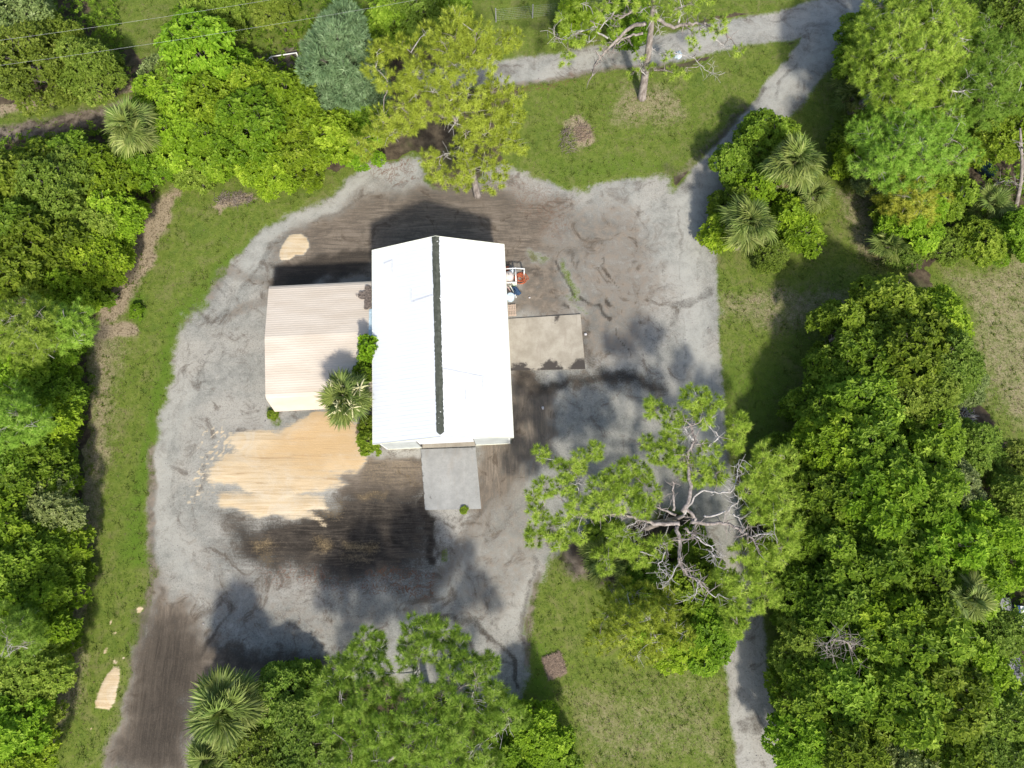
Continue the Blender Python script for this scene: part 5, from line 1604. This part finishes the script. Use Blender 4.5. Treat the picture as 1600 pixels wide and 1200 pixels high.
 ('pepper', 842, 1150, 2.1, 4.5, "bright bush between lower pine and south lawn", G_B),
 ('pepper', 812, 1188, 1.9, 4, "bright bush at the bottom edge right of the lower pine", G_B),
 ('laurel', 870, 1190, 1.6, 3, "deep green low bush at the bottom edge of the south lawn", G_B),
 # at the buildings
 ('pepper', 575, 551, 1.0, 5.3, "dense green bush squeezed between the tan and white roofs", None),
 ('laurel', 572, 582, .95, 4.3, "dark green shrub behind the palm between the two roofs", None),
 ('laurel', 577, 690, .95, 1.8, "dark green shrub at the warehouse's lower left corner", None),
 ('laurel', 574, 662, .7, 1.5, "small dark shrub on the strip between palm and warehouse wall", None),
 ('laurel', 426, 648, .42, .5, "low green weed clump at the tan shed's cut corner", None),
 ('pepper', 212, 486, .6, .8, "small bright weed bush alone on the left lawn", None),
 ('laurel', 725, 797, .3, .35, "small weed tuft at the lower end of the grey apron", None),
]
LG = 0
for kind, x, y, r, h, lab, grp in TREES:
    small = r < 2.0
    nm, ct_ = ("shrub", "shrub") if h < 3.7 else (("bush", "bush") if kind == 'pepper' and h < 6 else ("broadleaf_tree", "tree"))
    if kind == 'cedar': nm, ct_ = "cedar_tree", "tree"
    broadleaf(nm, ct_, kind, x, y, r * 1.08, h, lab, grp)

# ------------------------------------------------------------------ pines
CL = [(1022, 637, 10, .75), (1010, 690, 9.5, .5), (1085, 622, 11, 1.0), (1112, 630, 11, .75), (1052, 655, 11, .8), (1098, 650, 11, .8), (1155, 662, 10, .8), (1148, 690, 10, .75), (1050, 690, 10, .9), (1028, 708, 10, .8), (1060, 718, 10.5, .8), (1108, 706, 10.5, .7), (1088, 738, 10.5, .9), (1120, 740, 10, .8),
      (846, 708, 9, .55), (872, 725, 9, .5), (905, 722, 9.5, .8), (928, 706, 9.5, .7), (890, 735, 9.5, .6), (985, 728, 10, .7), (1005, 740, 10, .7), (962, 742, 10, .8), (850, 762, 9.5, .7), (882, 760, 9.5, .7), (938, 762, 10, .9), (975, 765, 10, .9), (1012, 772, 10, .9), (832, 772, 9, .5), (838, 802, 9, .7), (834, 838, 8.5, .7), (862, 828, 9, .8), (882, 815, 9, .7), (905, 832, 9, .7), (872, 848, 8.5, .6), (932, 790, 10, .9), (962, 782, 10, .9), (1000, 795, 10.5, .8), (900, 790, 9.5, .8),
      (1198, 708, 10.5, .8), (1226, 718, 10.5, .9), (1178, 738, 10.5, .8), (1215, 745, 10.5, .9), (1190, 768, 10.5, .8), (1226, 782, 10.5, .9), (1210, 805, 10.5, .9), (1236, 822, 10, .8), (1180, 800, 11, .7), (1170, 762, 11, .7), (1225, 850, 10, .9),
      (1160, 862, 10, .8), (1185, 872, 10, .9), (1215, 872, 9.5, .8), (1132, 902, 9.5, .8), (1162, 912, 9.5, .9), (1192, 900, 9.5, .9), (1140, 940, 9, .9), (1172, 942, 9, .9), (1200, 930, 9, .8), (1150, 975, 8.5, .8),
      (940, 868, 8.5, .7), (970, 855, 9, .8), (990, 848, 9, .8), (948, 885, 8.5, .6), (1030, 852, 9.5, .7), (962, 828, 9.5, .6), (1000, 872, 8.5, .7)]
def L_(pts, h0, h1, r0):
    n = len(pts)
    return [(p[0], p[1], h0 + (h1 - h0) * i / (n - 1), r0) for i, p in enumerate(pts)]
LIMBS = [L_([(1066, 800), (1078, 775), (1076, 735), (1074, 710), (1086, 688), (1080, 668), (1068, 655)], 10.2, 11.5, .15),
         L_([(1085, 688), (1068, 668)], 11.0, 11.3, .07), L_([(1104, 700), (1122, 682), (1110, 668), (1108, 655)], 10.6, 11.3, .07), L_([(1098, 704), (1104, 700)], 10.5, 10.6, .06),
         L_([(1062, 818), (1030, 818), (1000, 812), (972, 803), (940, 806), (908, 802)], 9.6, 9.4, .16),
         L_([(1056, 805), (1030, 795), (1010, 790)], 10.2, 10.0, .09), L_([(1052, 798), (1052, 770), (1051, 750)], 10.2, 11.2, .09),
         L_([(1068, 805), (1090, 770), (1112, 768), (1140, 769), (1150, 755), (1153, 735), (1155, 718)], 10, 11, .08),
         L_([(1080, 815), (1110, 818), (1135, 818), (1160, 832), (1172, 838), (1180, 850)], 10, 10.6, .14),
         L_([(1100, 806), (1128, 803), (1145, 790), (1158, 780), (1162, 766)], 10.1, 11, .07), L_([(1145, 803), (1155, 812), (1162, 828)], 10.5, 10.6, .05),
         L_([(1172, 838), (1195, 834), (1210, 828)], 10.5, 10.8, .06),
         L_([(1058, 822), (1062, 860), (1062, 880), (1076, 898), (1090, 908), (1107, 925)], 9.6, 9.6, .14),
         L_([(1070, 825), (1085, 838), (1078, 842), (1050, 845), (1040, 855)], 9.8, 9.8, .09),
         L_([(1084, 836), (1100, 848), (1112, 855), (1114, 868), (1128, 872)], 9.8, 9.9, .06),
         L_([(1068, 795), (1084, 805), (1086, 820), (1080, 836)], 10.2, 10.0, .13),
         L_([(1040, 862), (1030, 885), (1042, 900)], 9.7, 9.3, .05), L_([(1000, 862), (1020, 868), (1040, 866)], 9.2, 9.4, .045),
         L_([(1000, 812), (985, 820), (975, 833), (960, 840)], 9.4, 9.2, .05), L_([(985, 808), (970, 795), (962, 788)], 9.4, 9.5, .05), L_([(1010, 815), (1003, 828), (995, 835)], 9.4, 9.3, .045),
         L_([(920, 805), (905, 800), (880, 783)], 9.4, 9.5, .05), L_([(905, 770), (902, 755), (920, 765)], 9.5, 9.7, .04),
         L_([(1062, 880), (1045, 905), (1034, 920)], 9.6, 9.2, .05), L_([(1090, 908), (1088, 925), (1078, 935)], 9.6, 9.2, .05)]
pine(21, "large pine with bare pale boughs spreading over the lower gravel road", (1014, 824), (1068, 806, 10.6), CL, M['pine_green'], LIMBS, [(1012, 822, 2.5), (1030, 817, 5.5), (1052, 812, 8.2)], .36, dens=2.1, nlen=.36, hf=.62, dead=2)

CL = [(715, 28, 12, 1.1), (745, 52, 12, 1.1), (775, 68, 11.5, .9), (800, 62, 11, .8), (738, 85, 12, 1.1), (702, 58, 12.5, 1.1), (692, 82, 12.5, 1.0), (668, 50, 11.5, .8), (620, 72, 10.5, .9), (592, 78, 10, .8), (642, 82, 11, 1.0), (586, 108, 9.5, .9), (606, 128, 9.5, 1.0), (650, 112, 11.5, 1.0), (692, 112, 12.5, 1.1), (722, 105, 12, 1.0), (762, 92, 11.5, 1.0), (652, 148, 11, 1.0), (680, 138, 12, 1.0), (630, 168, 10, 1.0), (600, 185, 9, 1.0), (640, 190, 9.5, 1.0), (662, 178, 10, .9), (586, 212, 8, .9), (560, 222, 7.5, .7), (702, 158, 11, 1.0), (732, 148, 11, 1.1), (778, 136, 10, 1.0), (800, 150, 9.5, .9), (742, 176, 10, 1.1), (772, 176, 9.5, 1.1), (800, 182, 9, 1.0), (732, 206, 8.5, 1.0), (762, 206, 8.5, 1.1), (790, 216, 8, 1.0), (814, 228, 7.5, .6), (722, 228, 7.5, .9), (692, 178, 10, .7), (672, 245, 6.5, .8), (682, 268, 6, .9), (697, 282, 5.5, .6), (730, 248, 6.5, .9), (724, 272, 5.5, .8), (760, 250, 6.5, .8), (782, 265, 5.5, .8), (770, 288, 4.5, .8), (722, 290, 4.5, .6), (612, 205, 8.5, .8), (640, 130, 11, .9), (570, 240, 7, .6)]
pine(22, "yellowish pine at the yard's north end casting shade towards the lane", (746, 305), (700, 95, 12.2), CL, M['pine_warm'],
     [L_([(712, 190), (700, 172), (690, 160)], 9, 9.6, .09), L_([(735, 240), (705, 238), (690, 243)], 6.4, 6.6, .06), L_([(712, 190), (718, 178), (700, 195)], 8.6, 8.9, .05), L_([(700, 100), (695, 85), (702, 72)], 11.6, 12.4, .07), L_([(704, 120), (688, 108), (660, 118)], 11.4, 11, .07), L_([(640, 205), (620, 206), (610, 206)], 8.6, 8.5, .05), L_([(748, 255), (752, 262), (760, 270)], 5.5, 5.2, .05)],
     [(738, 268, 3), (722, 210, 7), (706, 140, 10.5)], .30, dens=1.4, nlen=.36)

CL = [(880, 28, 9, .7), (900, 58, 8, .7), (888, 82, 6.5, .5), (925, 42, 8.5, .7), (880, 95, 5.5, .45), (938, 18, 9.5, .7), (962, 42, 8.5, .6), (942, 72, 6, .4), (1000, 88, 5, .4), (1042, 88, 5.5, .5), (1022, 110, 4, .6), (1048, 112, 4, .6), (990, 115, 4, .5), (1052, 18, 10, .7), (1082, 8, 10, .7), (1122, 30, 9, .7), (1110, 48, 8, .6), (1132, 42, 8.5, .5), (1080, 56, 8, .5), (1020, 18, 10, .7), (982, 4, 10, .8), (952, 4, 10, .7), (1155, 78, 7, .55), (1072, 112, 4.5, .5), (1085, 75, 6, .4), (1020, -20, 11, 1.0), (980, -30, 11, 1.0), (1060, -30, 11, 1.0), (910, 5, 9.5, .8), (868, 60, 7.5, .5), (1100, -10, 10, .9)]
pine(23, "sparse pine with long curved bare boughs rising from the north lawn", (1003, 153), (1024, -30, 12), CL, M['pine_green'],
     [L_([(1008, 36), (986, 42), (966, 60), (944, 82), (932, 98), (924, 120)], 7.5, 4.2, .16), L_([(1004, 52), (980, 58), (963, 68), (957, 82)], 6.8, 5.4, .10), L_([(1002, 12), (978, 22), (962, 32)], 8.8, 8.6, .12), L_([(1026, 30), (1048, 42), (1072, 38), (1096, 36), (1112, 42), (1142, 60)], 7.8, 6.8, .14),
      L_([(950, 60), (925, 46), (905, 50), (880, 62), (866, 54)], 7, 7.6, .07), L_([(1010, 120), (1000, 105), (1003, 92)], 3, 4, .05), L_([(1022, 0), (1028, 30), (1026, 50)], 8.5, 6, .07), L_([(1118, 62), (1132, 72), (1140, 76)], 6.5, 6, .05), L_([(1060, 36), (1064, 22), (1062, 5)], 8, 9, .08), L_([(1040, 78), (1060, 84), (1085, 92), (1105, 112), (1115, 115)], 4.8, 4.6, .045), L_([(966, 8), (958, 22), (942, 40), (920, 66)], 9, 7.5, .08), L_([(1015, 60), (1022, 80), (1045, 84), (1060, 85)], 5, 3.4, .04)],
     [(1009, 110, 2.8), (1016, 55, 6.2), (1020, 10, 9)], .36, dens=.8, nlen=.34)

# lower pine
CL = [(575, 1000, 9, .9), (560, 1024, 9, .9), (592, 1006, 9, .7), (530, 1046, 8.5, .9), (556, 1050, 9, .9), (590, 1044, 9.5, .9), (650, 984, 9.5, .9), (672, 980, 9.5, .8), (640, 1002, 9.5, .8), (698, 990, 9, .8), (716, 1006, 9, .7), (665, 1012, 10, .8), (638, 1030, 10, .8), (690, 1028, 10, .8), (730, 1040, 9.5, .9), (752, 1045, 9, .8), (768, 1034, 9, .6), (702, 1058, 10.5, .8), (740, 1062, 9.5, .8), (510, 1070, 8.5, .9), (532, 1090, 9, .9), (574, 1086, 10, 1.0), (602, 1078, 10.5, .8), (655, 1075, 11, .9), (690, 1092, 11, .9), (722, 1110, 10.5, .9), (788, 1110, 9, .9), (808, 1118, 8.5, .7), (772, 1084, 9, .8), (762, 1132, 9.5, .9), (640, 1120, 11.5, .9), (672, 1132, 11.5, 1.0), (702, 1142, 11, 1.0), (600, 1142, 11, 1.0), (570, 1150, 10, 1.0), (640, 1162, 11.5, 1.0), (680, 1168, 11.5, 1.0), (712, 1155, 11, .9), (550, 1180, 9.5, .9), (600, 1190, 10.5, 1.0), (650, 1198, 11, 1.0), (700, 1188, 10.5, 1.0), (740, 1172, 10, .9), (520, 1130, 9, .9), (560, 1115, 10, .9), (760, 1195, 9, .9), (540, 1205, 9, .9), (500, 1105, 8, .8)]
pine(24, "broad green pine at the bottom edge with pale upright boughs", (668, 1082), (640, 1150, 11.5), CL, M['pine_green'],
     [L_([(618, 1150), (628, 1110), (640, 1075), (650, 1045), (656, 1022)], 9, 10, .10), L_([(690, 1105), (712, 1080), (728, 1068), (745, 1060)], 10, 9.8, .09), L_([(664, 1025), (668, 1008), (666, 996)], 9.6, 10, .06), L_([(606, 1192), (635, 1166), (648, 1152), (662, 1140)], 10.6, 11.2, .09), L_([(740, 1080), (735, 1095), (733, 1092)], 9.6, 9.4, .05), L_([(720, 1180), (745, 1170), (752, 1166)], 10, 9.8, .06), L_([(768, 1152), (785, 1140), (800, 1128)], 9, 8.8, .05), L_([(690, 1080), (700, 1065), (704, 1050)], 10, 10.2, .06), L_([(582, 1160), (590, 1166), (596, 1170)], 10, 10, .06), L_([(660, 1160), (665, 1148), (672, 1142)], 11.4, 11.4, .08)],
     [(664, 1092, 3), (655, 1115, 7)], .28, dens=1.8, nlen=.38, hf=.72)
# the finer yellowish pine foliage below the large one
pine(25, "small yellowish pine beside the south lawn below the large bare pine", (960, 945), (985, 965, 6.5), spread(5, 1000, 975, 70, 55, 26, 4.2, 6.4, .7, .95), M['pine_warm'], [], [(968, 952, 3)], .14, dens=1.0, dead=4)
# upper right pines
pine(26, "large soft green pine filling the upper right wood beside the lane fork", (1330, 175), (1440, 75, 13), spread(6, 1432, 80, 100, 95, 46, 8.5, 12.5, 1.0, 1.5), M['pine_green'],
     [L_([(1420, 110), (1440, 105), (1460, 108)], 11, 11.4, .08), L_([(1475, 65), (1490, 58), (1505, 62)], 11, 11.4, .07), L_([(1480, 140), (1500, 142), (1520, 140)], 10.4, 10.4, .07), L_([(1390, 85), (1405, 80), (1395, 92)], 11, 11, .06)], [(1360, 150, 4), (1400, 110, 9)], .34, dens=1.0, dead=4, hf=.70, nlen=.38)
pine(27, "soft green pine left of the dark bin in the upper right wood", (1340, 285), (1420, 215, 10.5), spread(7, 1420, 215, 88, 75, 38, 7, 10.5, .95, 1.35), M['pine_green'],
     [L_([(1400, 210), (1415, 205), (1422, 212)], 9.6, 9.8, .07), L_([(1435, 215), (1442, 222), (1440, 205)], 9.8, 10, .07), L_([(1470, 160), (1485, 172), (1500, 190)], 9, 9, .06)], [(1365, 262, 3.5), (1395, 236, 7.5)], .28, dens=1.0, dead=4, hf=.70, nlen=.38)
pine(28, "soft green pine at the right edge above the dark bin", (1470, 195), (1545, 110, 11), spread(8, 1535, 110, 72, 80, 30, 7.5, 11, .95, 1.4), M['pine_green'], [L_([(1520, 130), (1535, 135), (1545, 130)], 10, 10.2, .06)], [(1495, 165, 4), (1520, 138, 8)], .28, dens=1.0, dead=4, hf=.70, nlen=.38)
pine(29, "thin pine above the bright bush in the lower upper right wood", (1385, 350), (1425, 300, 7.5), spread(9, 1425, 298, 48, 42, 18, 4.5, 7.5, .8, 1.1), M['pine_warm'], [], [(1402, 330, 3)], .2, dens=1.0, dead=3, hf=.70)
# left wood pines
pine(30, "green pine with a slanted bare stem, left of the bare patch", (100, 562), (25, 520, 8.5), spread(10, 40, 510, 55, 42, 20, 6, 9, .8, 1.15), M['pine_green'], [], [(80, 550, 2.5), (50, 535, 6)], .16, dens=1.0, dead=5)
pine(31, "green pine next to the bare patch, its slanted stem nearer the strip", (112, 566), (48, 525, 8), spread(11, 100, 508, 38, 34, 15, 6, 8.5, .75, 1.0), M['pine_green'], [], [(95, 555, 2.8), (70, 540, 5.5)], .15, dens=1.0, dead=5)
pine(32, "green pine at the left edge with a forked pale stem, below the slanted stems", (75, 660), (18, 632, 8.5), spread(12, 22, 655, 48, 42, 16, 6, 9, .8, 1.1), M['pine_green'], [L_([(60, 665), (35, 658), (8, 660)], 6, 7, .06)], [(55, 650, 3)], .16, dens=1.0, dead=6)
pine(33, "dark pine crown at the left edge below the black dirt's level", (90, 990), (20, 1010, 8), spread(13, 25, 985, 40, 32, 12, 5.5, 8, .8, 1.05), M['pine_green'], [L_([(62, 1008), (40, 1010), (10, 1008)], 5.5, 7, .06)], [(60, 1000, 3)], .15, dens=1.0, dead=6)

# ------------------------------------------------------------------ palms
GP = "fan palms"
palm("fan palm with cream flower stalks between tan roof and white warehouse", 532, 628, 4.6, 1.0, 38, 1, GP, (0.4, 2.3, 4.4, 5.3), 3)
palm("large fan palm at the lower left with a very full round crown", 343, 1098, 4.2, 1.25, 64, 2, GP, None, 3)
palm("largest fan palm of the roadside island, on its right side", 1240, 258, 4.8, 1.12, 40, 3, GP, None, 5)
palm("fan palm at the lower end of the roadside island", 1178, 352, 4.0, 1.08, 38, 4, GP, None, 7)
palm("small fan palm at the right rim of the roadside island", 1270, 305, 2.6, .75, 20, 5, GP, None, 3)
palm("fan palm among bushes on the upper left beside the dark track", 195, 192, 5.4, 1.1, 32, 6, GP, None, 5)
palm("dark palmetto under the left boughs of the big pine", 945, 868, 1.4, .95, 24, 7, GP, None, 1, "palmetto", "palmetto")
palm("second dark palmetto under the big pine, nearer the road", 982, 890, 1.3, .85, 22, 8, GP, None, 1, "palmetto", "palmetto")
palm("palmetto at the left rim of the upper right wood, upper one", 1328, 118, 1.5, .85, 20, 9, GP, None, 1, "palmetto", "palmetto")
palm("palmetto at the left rim of the upper right wood, lower one", 1335, 150, 1.4, .8, 20, 10, GP, None, 1, "palmetto", "palmetto")
palm("palmetto at the lower tip of the upper right wood", 1388, 385, 1.6, .8, 18, 11, GP, None, 3, "palmetto", "palmetto")
palm("half dead palmetto between the dark bin and the leaning trunk", 1548, 318, 1.4, .85, 14, 12, GP, None, 9, "palmetto", "palmetto")
palm("dark palm at the bottom edge below the large lower palm", 325, 1190, 3.0, .95, 26, 13, GP, None, 2)
palm("pale palm nearly hidden in the right wood left of the trailer", 1508, 950, 6.3, .9, 18, 14, GP, None, 2)
palm("palm at the bottom edge under the lower pine", 748, 1200, 5.0, 1.0, 22, 15, GP, None, 3)

# ------------------------------------------------------------------ loose growth: undergrowth, grass, stones
def poly_pts(pts, n, g):
    poly = PA(pts); lo = poly.min(0); hi = poly.max(0)
    X = g.uniform(lo, hi, (n * 3, 2))
    return X[sdf(poly, X[:, 0], X[:, 1]) > 0][:n]
WOODS = [([(-40, 220), (200, 200), (420, 120), (600, 150), (590, 240), (440, 280), (280, 270), (220, 350), (190, 440), (140, 500), (150, 600), (130, 720), (130, 880), (110, 1000), (60, 1100), (0, 1200), (-60, 1200)], 5200),
         ([(-40, -20), (180, -20), (200, 100), (230, 140), (-40, 150)], 1300), ([(270, 0), (600, -20), (700, -20), (660, 60), (560, 150), (380, 110), (280, 130)], 1000),
         ([(1350, -20), (1660, -20), (1660, 380), (1560, 400), (1440, 390), (1380, 330), (1350, 240), (1345, 90)], 2600),
         ([(1330, 540), (1400, 500), (1490, 520), (1500, 640), (1640, 760), (1640, 1220), (1290, 1220), (1270, 1000), (1250, 860), (1280, 700), (1340, 640)], 4200),
         ([(1000, 880), (1130, 870), (1140, 1000), (1010, 1000), (960, 920)], 500), ([(400, 1100), (760, 1090), (860, 1150), (860, 1230), (380, 1230)], 1500), ([(1140, 250), (1250, 200), (1275, 340), (1230, 390), (1140, 380)], 500)]
g = np.random.default_rng(77)
Cu = np.concatenate([poly_pts(p, n, g) for p, n in WOODS])
hz = g.random(len(Cu)) ** 1.6 * 1.3 + .08
lv = rosettes(np.column_stack([Cu, hz]), np.tile([[0, 0, 1.]], (len(Cu), 1)) + g.normal(0, .35, (len(Cu), 3)), 6, .28, .12, g, 45, 92)
tag(link("undergrowth", np_mesh("undergrowth", lv[0], lv[1], M['laurel'], {'tint': lv[2] * .8})), "low leafy undergrowth covering the ground below the woods", "undergrowth", kind='stuff')

idx = np.nonzero((grass > .5) & (sand < .25) & (gx > -46) & (gx < 46) & (gy > -18) & (gy < 50))[0]
sel = g.choice(idx, 62000)
pos = np.column_stack([gx[sel] + g.uniform(-.1, .1, len(sel)), gy[sel] + g.uniform(-.1, .1, len(sel)), gz[sel] - .01])
isdry = (dry[sel] * .9 + fbm(pos[:, 0], pos[:, 1], .7, 3, 51) * .35 - .05) > g.random(len(sel)) * .9 + .05
for nm, m_, mt in (("lawn_grass", ~isdry, 'grass'), ("dry_grass", isdry, 'drygrass')):
    tn = np.clip(fbm(pos[m_][:, 0], pos[m_][:, 1], .5, 4, 52) * 1.5 - .3 + g.normal(0, .15, m_.sum()), 0, 1)
    lv = needles(pos[m_], np.tile([[0, 0, 1.]], (m_.sum(), 1)), 4, .15, .035, g, 15, 80, tn)
    tag(link(nm, np_mesh(nm, lv[0], lv[1], M[mt], {'tint': lv[2]})), "short green blades of the lawns" if mt == 'grass' else "dry straw coloured blades in the lawns", "grass", kind='stuff')
idx = np.nonzero((grass > .6) & (sand < .2) & (gx > -46) & (gx < 46) & (gy > -18) & (gy < 50))[0]
sel = g.choice(idx, 40000)
keep = fbm(gx[sel], gy[sel], .9, 3, 61) + g.normal(0, .08, len(sel)) > .56
sel = sel[keep][:2600]
pos = np.column_stack([gx[sel], gy[sel], gz[sel] - .01])
lv = needles(pos, np.tile([[0, 0, 1.]], (len(sel), 1)), 12, .30, .05, g, 20, 85, np.full(len(sel), .75))
tag(link("weed_tufts", np_mesh("weed_tufts", lv[0], lv[1], M['grass'], {'tint': lv[2]})), "taller tufts of weeds in the lawns", "weeds", kind='stuff')
idx = np.nonzero((gravel > .6) & (sand < .3) & (dark < .3) & (brown < .5))[0]
sel = g.choice(idx, 3500)
n = len(sel)
s = g.uniform(.012, .05, (n, 1)) * (1 + (g.random((n, 1)) > .97) * 1.2)
oct_ = np.array([[1, 0, 0], [-1, 0, 0], [0, 1, 0], [0, -1, 0], [0, 0, .7], [0, 0, -.7]])
Vs = (np.column_stack([gx[sel], gy[sel], gz[sel]])[:, None] + oct_[None] * s[:, None] * g.uniform(.6, 1.3, (n, 6, 3))).reshape(-1, 3)
Fo = np.array([[0, 2, 4], [2, 1, 4], [1, 3, 4], [3, 0, 4], [2, 0, 5], [1, 2, 5], [3, 1, 5], [0, 3, 5]])
Fs = (np.arange(n)[:, None, None] * 6 + Fo[None]).reshape(-1, 3)
tag(link("loose_stones", np_mesh("loose_stones", Vs, Fs, M['stone'])), "loose small stones scattered over the gravel", "stones", kind='stuff')
